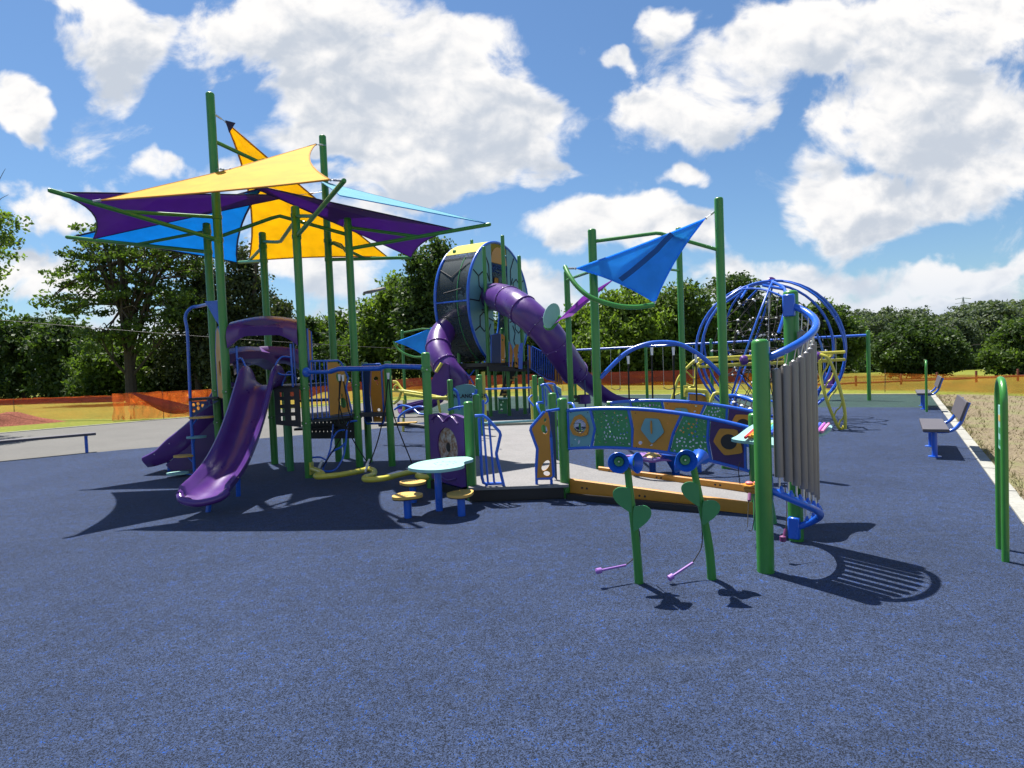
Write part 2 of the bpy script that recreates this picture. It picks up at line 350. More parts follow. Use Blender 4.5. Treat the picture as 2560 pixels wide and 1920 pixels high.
def rubber(name, c1, c2, c3, dark, fine):
    m = bpy.data.materials.new(name); m.use_nodes = True; nt = m.node_tree; nt.nodes.clear()
    out = nd(nt, 'ShaderNodeOutputMaterial'); b = nd(nt, 'ShaderNodeBsdfPrincipled'); lk(nt, b.outputs[0], out.inputs[0])
    ge = nd(nt, 'ShaderNodeNewGeometry')
    wv = nd(nt, 'ShaderNodeTexNoise', inp={'Scale': 120., 'Detail': 2.}); lk(nt, ge.outputs['Position'], wv.inputs['Vector'])
    wm = nd(nt, 'ShaderNodeVectorMath', operation='SCALE'); lk(nt, wv.outputs['Color'], wm.inputs[0]); wm.inputs['Scale'].default_value = .008
    wa = nd(nt, 'ShaderNodeVectorMath', operation='ADD'); lk(nt, ge.outputs['Position'], wa.inputs[0]); lk(nt, wm.outputs[0], wa.inputs[1])
    v = nd(nt, 'ShaderNodeTexVoronoi', voronoi_dimensions='2D', inp={'Scale': fine, 'Randomness': 1.}); lk(nt, wa.outputs[0], v.inputs['Vector'])
    s = nd(nt, 'ShaderNodeSeparateColor'); lk(nt, v.outputs['Color'], s.inputs[0])
    n4 = nd(nt, 'ShaderNodeTexNoise', inp={'Scale': 9., 'Detail': 5., 'Roughness': .7}); lk(nt, ge.outputs['Position'], n4.inputs['Vector'])
    r0 = mth(nt, 'ADD', s.outputs[0], mth(nt, 'MULTIPLY', mth(nt, 'SUBTRACT', n4.outputs['Fac'], .5), .9))      # granule mix drifts from place to place
    k1 = mrange(nt, r0, dark-.05, dark+.05); k2 = mrange(nt, r0, .97, 1.03)
    c = mixc(nt, k1, (.009, .013, .024), c1)
    c = mixc(nt, mth(nt, 'MULTIPLY', k1, s.outputs[1]), c, c2)
    c = mixc(nt, k2, c, c3)
    n = nd(nt, 'ShaderNodeTexNoise', inp={'Scale': .7, 'Detail': 7., 'Roughness': .62}); lk(nt, ge.outputs['Position'], n.inputs['Vector'])
    n2 = nd(nt, 'ShaderNodeTexNoise', inp={'Scale': 40., 'Detail': 3., 'Roughness': .7}); lk(nt, ge.outputs['Position'], n2.inputs['Vector'])
    f = mth(nt, 'MULTIPLY', mrange(nt, n.outputs['Fac'], .28, .72, .80, 1.2, 'LINEAR'), mrange(nt, n2.outputs['Fac'], .3, .7, .62, 1.38, 'LINEAR'))
    n3 = nd(nt, 'ShaderNodeTexNoise', inp={'Scale': 2.2, 'Detail': 9., 'Roughness': .78}); lk(nt, ge.outputs['Position'], n3.inputs['Vector'])
    st_ = nd(nt, 'ShaderNodeMapping'); st_.inputs['Scale'].default_value = (.35, 2.6, 1); st_.inputs['Rotation'].default_value = (0, 0, .5); lk(nt, ge.outputs['Position'], st_.inputs[0])
    n5 = nd(nt, 'ShaderNodeTexNoise', inp={'Scale': 1.1, 'Detail': 6., 'Roughness': .6}); lk(nt, st_.outputs[0], n5.inputs['Vector'])
    sv = nd(nt, 'ShaderNodeVectorMath', operation='SCALE'); lk(nt, c, sv.inputs[0]); lk(nt, f, sv.inputs['Scale'])
    scuff = mth(nt, 'ADD', mrange(nt, n3.outputs['Fac'], .56, .76, 0., .24), mrange(nt, n5.outputs['Fac'], .60, .76, 0., .16), clamp=True)
    c2_ = mixc(nt, scuff, sv.outputs[0], (.072, .088, .122)); lk(nt, c2_, b.inputs['Base Color'])
    b.inputs['Roughness'].default_value = .8; b.inputs['Specular IOR Level'].default_value = .07
    b.inputs['Sheen Weight'].default_value = .15; b.inputs['Sheen Roughness'].default_value = .45; b.inputs['Sheen Tint'].default_value = (.75, .80, .95, 1)
    h = mth(nt, 'ADD', mth(nt, 'MULTIPLY', v.outputs['Distance'], -1.), mth(nt, 'MULTIPLY', s.outputs[2], .8))
    bp = nd(nt, 'ShaderNodeBump', inp={'Strength': .6, 'Distance': .004}); lk(nt, h, bp.inputs['Height']); lk(nt, bp.outputs[0], b.inputs['Normal'])
    return m
M['rub_blue'] = rubber('blue_rubber_granules', (.042, .061, .120), (.025, .042, .096), (.012, .066, .30), .38, 215)
M['rub_green'] = rubber('green_rubber_granules', (.034, .068, .052), (.025, .055, .04), (.04, .095, .06), .25, 200)
def speck(name, ca, cb, scale, big=(.8, .85, 1.15), bump=.3, rough=.85, cc=None):
    m = bpy.data.materials.new(name); m.use_nodes = True; nt = m.node_tree; nt.nodes.clear()
    out = nd(nt, 'ShaderNodeOutputMaterial'); b = nd(nt, 'ShaderNodeBsdfPrincipled'); lk(nt, b.outputs[0], out.inputs[0])
    ge = nd(nt, 'ShaderNodeNewGeometry')
    n1 = nd(nt, 'ShaderNodeTexNoise', inp={'Scale': scale, 'Detail': 5., 'Roughness': .75}); lk(nt, ge.outputs['Position'], n1.inputs['Vector'])
    n2 = nd(nt, 'ShaderNodeTexNoise', inp={'Scale': big[0], 'Detail': 7., 'Roughness': .65}); lk(nt, ge.outputs['Position'], n2.inputs['Vector'])
    c = mixc(nt, mrange(nt, n1.outputs['Fac'], .35, .65), ca, cb)
    if cc: c = mixc(nt, mrange(nt, n2.outputs['Fac'], .48, .62), c, cc)
    f = mrange(nt, n2.outputs['Fac'], .3, .7, big[1], big[2], 'LINEAR')
    sv = nd(nt, 'ShaderNodeVectorMath', operation='SCALE'); lk(nt, c, sv.inputs[0]); lk(nt, f, sv.inputs['Scale']); lk(nt, sv.outputs[0], b.inputs['Base Color'])
    b.inputs['Roughness'].default_value = rough; b.inputs['Specular IOR Level'].default_value = .08
    bp = nd(nt, 'ShaderNodeBump', inp={'Strength': bump, 'Distance': .02}); lk(nt, n1.outputs['Fac'], bp.inputs['Height']); lk(nt, bp.outputs[0], b.inputs['Normal'])
    return m
M['grass'] = speck('mown_grass', (.10, .135, .018), (.195, .19, .032), 9., (.12, .80, 1.2), .5)
M['path'] = speck('grey_asphalt', (.105, .103, .098), (.165, .162, .155), 60., (.6, .92, 1.08), .25)
M['kerb'] = speck('concrete_kerb', (.27, .27, .245), (.35, .345, .31), 30., (1.2, .85, 1.1), .2)
M['soil'] = speck('straw_strewn_soil', (.12, .092, .062), (.26, .215, .14), 24., (.9, .8, 1.15), .8, cc=(.155, .15, .075))
M['mulch'] = speck('red_mulch', (.11, .035, .022), (.26, .09, .06), 18., (1.5, .8, 1.2), 1.)
M['deckgrey'] = speck('grey_composite_deck', (.18, .177, .18), (.24, .236, .238), 45., (2., .9, 1.08), .12)
M['marble'] = speck('marbled_disc', (.22, .10, .04), (.42, .40, .37), 14., (9., .7, 1.2), .2)
# ================================================================== SETTING
def hgt(x, y):
    s = max(0., min(1., (x+6)/20)); s = s*s*(3-2*s)
    yy = max(0., y-31+.45*max(0, x-5)); yy = min(yy, 95)
    return -.026*yy*s
def ground():
    m = MB(); xs = [-260, -120, -60, -40]+list(np.arange(-30, 41, 2.5))+[55, 80, 120, 180, 300]; ys = [-60, -10, 0, 6]+list(np.arange(10, 60, 2.5))+[70, 90, 120, 160, 240, 600]
    for y in ys:
        for x in xs: m.v.append((x, y, hgt(x, y)-.035))
    n = len(xs)
    for j in range(len(ys)-1):
        for i in range(n-1): m.f.append((j*n+i, j*n+i+1, (j+1)*n+i+1, (j+1)*n+i))
    tag(m.build('grass_field', M['grass']), kind='structure')
ground()
def flat(name, pts, z, matl, th=.03, curve=False):
    P = [(p[0], p[1]) for p in pts]
    m = MB().plate([P], th, ((0, 0, z-th/2), (1, 0, 0), (0, 1, 0)))
    return tag(m.build(name, matl, smooth=False), kind='structure')
kd = Vector((.545, .838)); K0 = Vector((4.81, 5.56))
def K(t, off=0): p = K0+kd*t+Vector((kd.y, -kd.x))*off; return (p.x, p.y)
FC = (15.07, 21.35)                                       # far corner of the play surface
gb0, gb1 = K(13.35), (-3.0, 24.7)                          # green / blue boundary
flat('blue_rubber_surface', [(-30, -8), K(-16), gb0, (3.5, 21.6), (0, 22.6), (-3.7, 17.3), (-6.5, 15.9), (-9.66, 14.45), (-11.46, 13.12), (-22, 5)], 0, M['rub_blue'])
flat('green_rubber_surface', [K(13), K(18.85), (4.48, 28.84), (-2.5, 31), (-4, 22), (0, 21.5)], -.004, M['rub_green'])
flat('asphalt_path', [(-34, -6), (-22, 4), (-11.3, 12.5), (-3, 16.5), (1, 22), (6, 27), (3.5, 29.6), (-2, 31.5), (-6, 31), (-10, 28), (-14, 24.56), (-18, 20.73), (-34, 8)], -.012, M['path'])
kb = MB()
kb.plate([[K(-16, .002), K(18.9, .002), K(18.9+.1, .155), K(-16, .155)]], .10, ((0, 0, -.035), (1, 0, 0), (0, 1, 0)))
kb.plate([[(15.12, 21.47), (4.45, 28.9), (4.53, 29.03), (15.2, 21.6)]], .10, ((0, 0, -.035), (1, 0, 0), (0, 1, 0)))
kb.plate([[(-14, 24.6), (-18, 20.77), (-34, 8), (-34.1, 8.12), (-18.1, 20.9), (-14.1, 24.73)]], .10, ((0, 0, -.04), (1, 0, 0), (0, 1, 0)))
kb.plate([[(-14.02, 24.6), (-14.1, 24.73), (-10.05, 28.15), (-6, 31.15), (-2, 31.65), (4.45, 29.0), (4.5, 28.9), (-2, 31.52), (-5.95, 31.02), (-9.95, 28.02)]], .10, ((0, 0, -.04), (1, 0, 0), (0, 1, 0)))
kbo = tag(kb.build('concrete_kerb', M['kerb'], smooth=False), kind='structure')
for t_ in np.arange(-3, 18.5, 1.55):
    t_ = float(t_); MB().plate([[K(t_, .001), K(t_+.014, .001), K(t_+.014, .156), K(t_, .156)]], .004, ((0, 0, .0165), (1, 0, 0), (0, 1, 0))).build('joint', M['seam'], kbo, smooth=False)
flat('bare_soil_strip', [K(-16, .16), K(19.0, .16), (16.2, 21.2), (17.3, 17.8), (18.5, 12), (16, 2), (10, -10)], -.02, M['soil'])
# red mulch mound by the path
mm = MB(); N = 26; R0 = 24
for j in range(N):
    for i in range(N):
        a = -1+2*i/(N-1); b = -1+2*j/(N-1); rr = min(1, math.hypot(a, b)); x = -23.0+a*3.4; y = 24.5+b*1.4+a*1.4
        z = .62*(1-rr*rr)**1.2*(1+.45*mnoise.noise(Vector((x*1.2, y*1.2, 3))))+.12*mnoise.noise(Vector((x*4, y*4, 0)))*(1-rr)
        mm.v.append((x, y, z-.05))
for j in range(N-1):
    for i in range(N-1): mm.f.append((j*N+i, j*N+i+1, (j+1)*N+i+1, (j+1)*N+i))
tag(mm.build('mulch_mound', M['mulch']), 'low heap of red wood mulch on the grass beside the grey path', 'mulch heap')

# ------------------------------------------------------------------ foliage
def leafmat(name, dark, light, tr=.35, transc=None):
    m = bpy.data.materials.new(name); m.use_nodes = True; nt = m.node_tree; nt.nodes.clear()
    out = nd(nt, 'ShaderNodeOutputMaterial'); ge = nd(nt, 'ShaderNodeNewGeometry')
    n = nd(nt, 'ShaderNodeTexNoise', inp={'Scale': .55, 'Detail': 3., 'Roughness': .6}); lk(nt, ge.outputs['Position'], n.inputs['Vector'])
    f = mth(nt, 'ADD', mrange(nt, n.outputs['Fac'], .36, .64, -.1, .75), mth(nt, 'MULTIPLY', ge.outputs['Random Per Island'], .45), clamp=True)
    c = mixc(nt, f, dark, light)
    b = nd(nt, 'ShaderNodeBsdfPrincipled'); lk(nt, c, b.inputs['Base Color']); b.inputs['Roughness'].default_value = .55; b.inputs['Specular IOR Level'].default_value = .3
    t = nd(nt, 'ShaderNodeBsdfTranslucent'); tc = mixc(nt, 1., c, transc or (1.25, 1.35, .5), 'MULTIPLY'); lk(nt, tc, t.inputs[0])
    mx = nd(nt, 'ShaderNodeMixShader'); mx.inputs[0].default_value = tr
    lk(nt, b.outputs[0], mx.inputs[1]); lk(nt, t.outputs[0], mx.inputs[2]); lk(nt, mx.outputs[0], out.inputs[0]); return m
LM = {'mid': leafmat('leaf_mid', (.032, .062, .017), (.105, .165, .035), .42),
      'light': leafmat('leaf_light', (.055, .10, .022), (.16, .235, .045), .48),
      'dark': leafmat('leaf_dark', (.024, .048, .016), (.065, .11, .028), .36),
      'cedar': leafmat('cedar_spray', (.026, .042, .019), (.065, .085, .030), .22),
      'far': leafmat('leaf_far_haze', (.058, .084, .060), (.115, .150, .088), .35)}  # far: distance haze put into a paler, greyer leaf colour
M['bark'] = mat('bark', (.055, .043, .033), .9, bump=(9, .8, .05), var=(5, .3))
def leaf_mesh(name, blobs, clumps, per, size, rclump, seed, flatz=.75, inner=.45, droop=0.):
    rs = np.random.RandomState(seed)
    vol = np.array([b[3]*b[5] for b in blobs]); pr_ = vol/vol.sum()
    bi = rs.choice(len(blobs), clumps, p=pr_); B = np.array(blobs)[bi]
    d = rs.normal(size=(clumps, 3)); d /= np.linalg.norm(d, axis=1)[:, None]
    rad = (inner+(1-inner)*rs.rand(clumps)**.6)[:, None]
    cen = B[:, :3]+d*B[:, 3:6]*rad
    rc = rclump*(.6+.8*rs.rand(clumps))
    n = clumps*per
    ci = np.repeat(np.arange(clumps), per)
    o = rs.normal(size=(n, 3)); o /= np.maximum(np.linalg.norm(o, axis=1)[:, None], 1e-6)
    o *= (rs.rand(n)**.5)[:, None]*rc[ci][:, None]*np.array([1, 1, flatz]); 
    P = cen[ci]+o; P[:, 2] -= droop*(o[:, 0]**2+o[:, 1]**2)
    a = rs.normal(size=(n, 3)); a /= np.linalg.norm(a, axis=1)[:, None]
    b = rs.normal(size=(n, 3)); b -= a*(a*b).sum(1)[:, None]; b /= np.linalg.norm(b, axis=1)[:, None]
    s = size*(.6+.8*rs.rand(n))[:, None]
    V = np.empty((n, 4, 3)); V[:, 0] = P-a*s*.5; V[:, 1] = P+b*s*.28; V[:, 2] = P+a*s*.5; V[:, 3] = P-b*s*.28
    me = bpy.data.meshes.new(name); me.vertices.add(n*4); me.vertices.foreach_set('co', V.ravel().astype(np.float32))
    me.loops.add(n*4); me.loops.foreach_set('vertex_index', np.arange(n*4, dtype=np.int32))
    me.polygons.add(n); me.polygons.foreach_set('loop_start', np.arange(0, n*4, 4, dtype=np.int32)); me.polygons.foreach_set('loop_total', np.full(n, 4, dtype=np.int32))
    me.update(); me.validate(); return me, cen
def limbs(mb, base, top, r, targets, rs, z_lo=.25):
    pts = cr([base, (base[0]+rs.uniform(-.3, .3), base[1], base[2]+(top[2]-base[2])*.45), top], 5)
    mb.tube(pts, r, 9, taper=r*.35)
    for t in targets:
        f = rs.uniform(z_lo, .85); s = pts[int(f*(len(pts)-1))]; t = Vector(t)
        mid = s.lerp(t, .5)+Vector((rs.uniform(-.4, .4), rs.uniform(-.4, .4), rs.uniform(-.2, .5)))
        br = cr([s, mid, t], 4); mb.tube(br, r*.30, 6, taper=r*.06)
        for q in range(2):
            e = t+Vector((rs.uniform(-1.3, 1.3), rs.uniform(-1.3, 1.3), rs.uniform(-.3, 1.1))); mb.tube(cr([br[len(br)//2], mid.lerp(e, .7)+Vector((0, 0, .3)), e], 3), r*.13, 5, taper=r*.03)
def tree(name, label, x, by, d, ells, lm, clumps, per, size, rcl, seed, tr=.22, cat='tree', group=None, nl=10, inner=.45, basez=None, zdepth=.8, flatz=.75, trunk=True):
    # ells: crown masses as (x, y, rx, ry) measured in the photo, placed at distance d with the same depth
    bx = D(x, by, d); bz = hgt(bx.x, bx.y)-.1 if basez is None else basez
    root = thing(name, (bx.x, bx.y, bz), label, cat, group); rs = random.Random(seed)
    bl = []
    for (ex, ey, rx, ry) in ells:
        dd = d+rs.uniform(-.8, .8); c = D(ex, ey, dd); k = dd/CF
        bl.append((c.x, c.y, c.z, rx*k, max(rx*k*zdepth, .8), ry*k))
    bl = [(b[0]-bx.x, b[1]-bx.y, b[2]-bz, b[3], b[4], b[5]) for b in bl]
    me, cen = leaf_mesh('crown', bl, clumps, per, size, rcl, seed, inner=inner, flatz=flatz)
    me.materials.append(LM[lm]); o = bpy.data.objects.new('crown', me); sc.collection.objects.link(o); o.parent = root
    if trunk:
        mb = MB(); zt = max(b[2]+b[5]*.4 for b in bl); cx = sum(b[0] for b in bl)/len(bl); cy = sum(b[1] for b in bl)/len(bl)
        ids = [rs.randrange(len(cen)) for _ in range(nl)]
        B = Vector((bx.x, bx.y, bz))
        limbs(mb, B, B+Vector((cx*.6, cy*.6, zt)), tr, [B+Vector(cen[i]) for i in ids], rs)
        mb.build('trunk', M['bark'], root)
    return root
# big trees on the left
tree('broadleaf_tree', 'tall airy tree with dark forking limbs left of the shade sails', 330, 1000, 44, [(200, 690, 95, 62), (300, 625, 110, 60), (420, 640, 110, 78), (160, 760, 70, 35), (330, 740, 130, 60), (300, 850, 95, 70), (440, 760, 90, 80), (250, 590, 70, 35)], 'mid', 250, 50, .30, .95, 3, tr=.42, nl=46, inner=.15, flatz=.38)
tree('cedar_tree', 'dense dusky cedar tree behind the blue step climber', 500, 1000, 46, [(480, 690, 34, 60), (530, 710, 36, 55), (440, 760, 40, 45), (520, 790, 90, 70), (580, 770, 36, 60), (480, 890, 110, 80), (560, 900, 90, 90)], 'cedar', 400, 60, .30, .95, 5, tr=.3, inner=.3)
tree('cedar_tree', 'dense dusky cedar tree reaching right behind the purple slide hood', 640, 1000, 47, [(600, 680, 34, 70), (640, 720, 32, 50), (650, 810, 70, 70), (620, 900, 110, 80), (705, 790, 26, 48), (735, 830, 22, 36), (690, 900, 65, 75)], 'cedar', 380, 60, .30, .9, 6, tr=.3, inner=.3)
tree('overhanging_tree', 'leafy tree cut off by the left edge of the photo', -110, 1000, 20, [(-60, 540, 90, 70), (-75, 640, 110, 70), (-130, 750, 120, 70), (-160, 850, 90, 60), (-55, 735, 55, 22), (-10, 590, 45, 30)], 'light', 170, 46, .14, .36, 8, tr=.16, nl=22, inner=.2, flatz=.5)
def row(specs, group=None):
    for i, s in enumerate(specs): tree(*s[:2], *s[2:9], *s[9:11], .9 if len(s) < 13 else s[12], s[11], inner=.35, nl=6, group=group)
#     name, label, x, by, d, ells, lm, clumps, per, size, rcl, seed
TS = [
 ('woodland_tree', 'dark green tree at the far left of the wood edge, beneath the overhanging branch', 60, 1000, 56, [(40, 880, 80, 85), (100, 850, 60, 60), (20, 960, 70, 40)], 'dark', 260, 50, .40, 11),
 ('woodland_tree', 'dark tree in the wood edge right above the mulch heap', 160, 1000, 54, [(160, 870, 75, 70), (190, 940, 80, 55)], 'dark', 240, 50, .40, 12),
 ('woodland_tree', 'bright green low tree under the airy tree left of the blue climber pole', 300, 1000, 50, [(280, 900, 75, 60), (350, 930, 70, 50), (260, 960, 90, 28)], 'mid', 240, 50, .36, 13),
 ('woodland_tree', 'low leafy tree between the cedars and the airy tree', 400, 1000, 49, [(400, 920, 70, 60), (420, 960, 80, 28)], 'mid', 200, 50, .36, 14),
 ('woodland_tree', 'fresh green tree seen between the posts right of the slide hood', 800, 990, 60, [(800, 860, 60, 70), (850, 830, 40, 45), (760, 900, 60, 55)], 'mid', 240, 50, .42, 15),
 ('woodland_tree', 'low green tree just left of the leaning bushy tree at centre', 900, 985, 58, [(890, 890, 60, 60), (930, 850, 45, 55)], 'mid', 220, 50, .40, 16),
 ('woodland_tree', 'light green bushy tree left of the tall slide tower', 985, 980, 54, [(960, 790, 60, 65), (1000, 740, 55, 55), (940, 870, 70, 70), (1010, 850, 70, 80)], 'light', 360, 50, .36, 17),
 ('woodland_tree', 'tall dark tree rising behind the slide tower', 1075, 975, 50, [(1080, 690, 42, 65), (1050, 740, 50, 50), (1060, 800, 70, 70), (1125, 690, 38, 50), (1075, 870, 80, 80), (1040, 660, 24, 32), (1100, 628, 22, 26)], 'dark', 400, 55, .34, 18),
 ('woodland_tree', 'mid green tree behind the slide tower deck', 1200, 975, 56, [(1190, 880, 75, 75), (1240, 850, 60, 60), (1180, 940, 70, 35)], 'mid', 260, 50, .40, 19),
 ('woodland_tree', 'dark low tree behind the tube slide', 1330, 975, 58, [(1320, 870, 70, 55), (1370, 850, 45, 50), (1320, 930, 90, 35)], 'dark', 240, 50, .40, 20),
 ('woodland_tree', 'pale green tree behind the short green post left of the blue sail', 1430, 970, 55, [(1430, 850, 55, 60), (1450, 800, 35, 30), (1420, 920, 70, 45)], 'light', 260, 50, .38, 21),
 ('woodland_tree', 'broad sunlit tree below the curved green bar of the blue sail', 1570, 970, 52, [(1560, 770, 80, 50), (1530, 850, 85, 70), (1620, 830, 70, 80), (1570, 920, 90, 50)], 'light', 420, 50, .36, 22),
 ('woodland_tree', 'bushy green tree between the two rear posts of the blue sail', 1720, 968, 52, [(1710, 760, 75, 50), (1690, 840, 80, 75), (1760, 840, 60, 70), (1720, 920, 90, 50)], 'mid', 380, 50, .36, 23),
 ('pine_tree', 'dark tree poking above the wood behind the tallest right post', 1840, 962, 56, [(1840, 715, 55, 32), (1850, 770, 60, 50), (1820, 850, 70, 80), (1860, 910, 70, 50)], 'dark', 320, 55, .36, 24),
 ('woodland_tree', 'dark tree behind the globe climber', 1940, 960, 62, [(1930, 800, 55, 60), (1980, 830, 55, 60), (1950, 900, 90, 50)], 'dark', 280, 50, .42, 25),
 ('woodland_tree', 'tree with deep green crown left of the swing end post', 2085, 960, 64, [(2060, 810, 60, 55), (2100, 860, 70, 60), (2040, 900, 60, 45)], 'mid', 280, 50, .44, 26),
]
for s in TS:
    tree(s[0], s[1], s[2], s[3], s[4], s[5], s[6], s[7], s[8], s[9], 1.0, s[10], inner=.3, nl=7, tr=.2)
tree('maple_tree', 'round dark lone tree with a short trunk behind the farther bench', 2290, 975, 46, [(2290, 860, 85, 55), (2240, 890, 62, 42), (2350, 885, 58, 45), (2290, 910, 100, 26), (2285, 825, 50, 28)], 'dark', 520, 60, .26, .6, 41, tr=.34, inner=.35, nl=14)
tree('maple_tree', 'dark tree with its trunk at the right edge of the photo', 2553, 972, 44, [(2540, 880, 70, 55), (2500, 900, 50, 35), (2580, 850, 60, 50), (2545, 830, 40, 28)], 'mid', 420, 60, .26, .6, 42, tr=.25, inner=.3, nl=12)
# understorey along the wood edge
def under(name, label, pts, lm, seed, hh=1.6):
    bl = []; rs = random.Random(seed)
    for k in range(len(pts)-1):
        for t in np.arange(0, 1, .12):
            p = Vector(pts[k]).lerp(Vector(pts[k+1]), t); h = rs.uniform(.6, 1.)*hh
            bl.append((p.x+rs.uniform(-.5, .5), p.y+rs.uniform(-1, 1), hgt(p.x, p.y)+h*.5, rs.uniform(1.5, 3), 1.2, h*.75))
    me, _ = leaf_mesh(name, bl, 520, 50, .36, .8, seed, inner=.2); me.materials.append(LM[lm])
    o = bpy.data.objects.new(name, me); sc.collection.objects.link(o)
    tag(o, label, 'undergrowth', kind='stuff')
under('undergrowth', 'tangled undergrowth at the foot of the left wood', [(-56, 58), (-38, 52), (-24, 50), (-16, 50)], 'dark', 51, 4.5)
under('undergrowth', 'low undergrowth at the foot of the middle wood', [(-18, 52), (-4, 56), (8, 56), (20, 54), (28, 58)], 'dark', 52, 4.0)
# far wood on the right: many trees, three shared crown meshes
LBL = 'tree in the hazy far wood beyond the field on the right'
protos = []
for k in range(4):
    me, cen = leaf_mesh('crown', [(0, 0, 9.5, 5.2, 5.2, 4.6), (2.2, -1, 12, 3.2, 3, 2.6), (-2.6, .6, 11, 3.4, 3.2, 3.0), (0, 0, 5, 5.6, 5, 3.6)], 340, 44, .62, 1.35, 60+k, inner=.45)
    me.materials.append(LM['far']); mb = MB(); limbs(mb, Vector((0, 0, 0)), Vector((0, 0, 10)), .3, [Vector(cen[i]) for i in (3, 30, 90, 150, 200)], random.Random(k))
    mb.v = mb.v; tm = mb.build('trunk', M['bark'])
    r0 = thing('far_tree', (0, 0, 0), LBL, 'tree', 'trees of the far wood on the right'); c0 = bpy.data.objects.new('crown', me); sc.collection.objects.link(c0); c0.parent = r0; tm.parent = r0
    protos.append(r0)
used = [False]*4; rs = random.Random(9)
SKY = [(1900, 800), (1960, 790), (2020, 800), (2080, 795), (2140, 778), (2200, 775), (2250, 780), (2310, 790), (2350, 785), (2400, 768), (2450, 755), (2500, 755), (2560, 765), (2620, 760), (2690, 765)]
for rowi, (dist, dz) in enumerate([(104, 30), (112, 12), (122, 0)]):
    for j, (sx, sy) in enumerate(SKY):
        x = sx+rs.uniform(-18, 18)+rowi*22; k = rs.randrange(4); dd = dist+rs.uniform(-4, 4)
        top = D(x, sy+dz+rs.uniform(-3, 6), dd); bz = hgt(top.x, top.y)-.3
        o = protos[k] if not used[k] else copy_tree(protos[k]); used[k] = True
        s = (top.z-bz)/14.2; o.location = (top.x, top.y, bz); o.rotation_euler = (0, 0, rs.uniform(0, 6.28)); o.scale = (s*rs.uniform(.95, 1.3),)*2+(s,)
# hedge-like fringe below the far wood
bl = []
for k in range(60):
    x = 40+k*1.25; y = 100-.03*k; bl.append((x+rs.uniform(-1, 1), y+rs.uniform(-2, 2), hgt(x, y)+1.2, 2.6, 1.6, rs.uniform(1., 2.6)))
me, _ = leaf_mesh('undergrowth', bl, 420, 40, .5, .9, 77, inner=.2); me.materials.append(LM['dark']); o = bpy.data.objects.new('undergrowth', me); sc.collection.objects.link(o)
tag(o, 'bushes fringing the far wood on the right', 'undergrowth', kind='stuff')

# ------------------------------------------------------------------ fences
def netmat(name, col, alpha, tr=.5):
    m = bpy.data.materials.new(name); m.use_nodes = True; nt = m.node_tree; nt.nodes.clear()
    out = nd(nt, 'ShaderNodeOutputMaterial'); b = nd(nt, 'ShaderNodeBsdfPrincipled'); b.inputs['Base Color'].default_value = (*col, 1); b.inputs['Roughness'].default_value = .5
    t = nd(nt, 'ShaderNodeBsdfTranslucent'); t.inputs[0].default_value = (*col, 1); mx = nd(nt, 'ShaderNodeMixShader'); mx.inputs[0].default_value = tr
    lk(nt, b.outputs[0], mx.inputs[1]); lk(nt, t.outputs[0], mx.inputs[2])
    ge = nd(nt, 'ShaderNodeNewGeometry'); n = nd(nt, 'ShaderNodeTexNoise', inp={'Scale': 1.3, 'Detail': 4.}); lk(nt, ge.outputs['Position'], n.inputs['Vector'])
    v = nd(nt, 'ShaderNodeTexVoronoi', inp={'Scale': 17.}, feature='DISTANCE_TO_EDGE'); lk(nt, ge.outputs['Position'], v.inputs['Vector'])
    a = mth(nt, 'MULTIPLY', mrange(nt, n.outputs['Fac'], .35, .65, alpha*.92, min(alpha*1.1, 1), 'LINEAR'), mrange(nt, v.outputs['Distance'], .05, .25, 1.1, .94, 'LINEAR'), clamp=True)
    tp = nd(nt, 'ShaderNodeBsdfTransparent'); m2 = nd(nt, 'ShaderNodeMixShader'); lk(nt, a, m2.inputs[0]); lk(nt, tp.outputs[0], m2.inputs[1]); lk(nt, mx.outputs[0], m2.inputs[2]); lk(nt, m2.outputs[0], out.inputs[0]); return m
M['net'] = netmat('orange_barrier_net', (.80, .24, .03), .20); M['net2'] = netmat('orange_net_fold', (.80, .17, .03), .27); M['netshade'] = netmat('shaded_net_band', (.30, .045, .025), .74, .3)  # last one: backlit shade of the folded net painted in as dark red
M['stake'] = mat('grey_stake', (.10, .085, .075), .7); M['rail'] = mat('red_brown_rail', (.13, .028, .018), .8, var=(6, .25))
def net(parent, name, pts, z0f, z1f, matl, seed, wob=.10, seg=14):
    rings = []
    P = cr([Vector((p[0], p[1], 0)) for p in pts], 14)
    for i, p in enumerate(P):
        s = i*.37; n = mnoise.noise(Vector((s, seed, 0))); n2 = mnoise.noise(Vector((s, seed+5, 1)))
        a, b = z0f(i/(len(P)-1)), z1f(i/(len(P)-1)); g = hgt(p.x, p.y)
        rings.append([(p.x+wob*n*(1-abs(2*t-1))+wob*.6*mnoise.noise(Vector((s*2, t*3, seed))), p.y+wob*n2+wob*mnoise.noise(Vector((s*3, t*4, seed+2))), g+a+(b+.05*n-a)*t) for t in np.linspace(0, 1, 6)])
    return MB().sheet(rings, .004).build(name, matl, parent)
def stakes(parent, pts, h=1.05, r=.014, matl='stake'):
    for p in pts: MB().tube([(p[0], p[1], hgt(p[0], p[1])-.1), (p[0]+.02, p[1], hgt(p[0], p[1])+h)], r, 6).build('stake', M[matl], parent)
c = lambda v: (lambda t: v)
FL = [(-32, 28.5), (-26, 27.2), (-20.5, 26.6), (-16.6, 25.3)]
f = thing('barrier_netting', (-24, 27, 0), 'orange barrier netting with a folded dark top behind the mulch heap', 'barrier netting', 'orange plastic barrier netting round the site')
net(f, 'net', FL, c(.02), c(.78), M['net'], 1); net(f, 'top_fold', [(p[0], p[1]-.05) for p in FL], c(.74), c(1.0), M['netshade'], 2, .05)
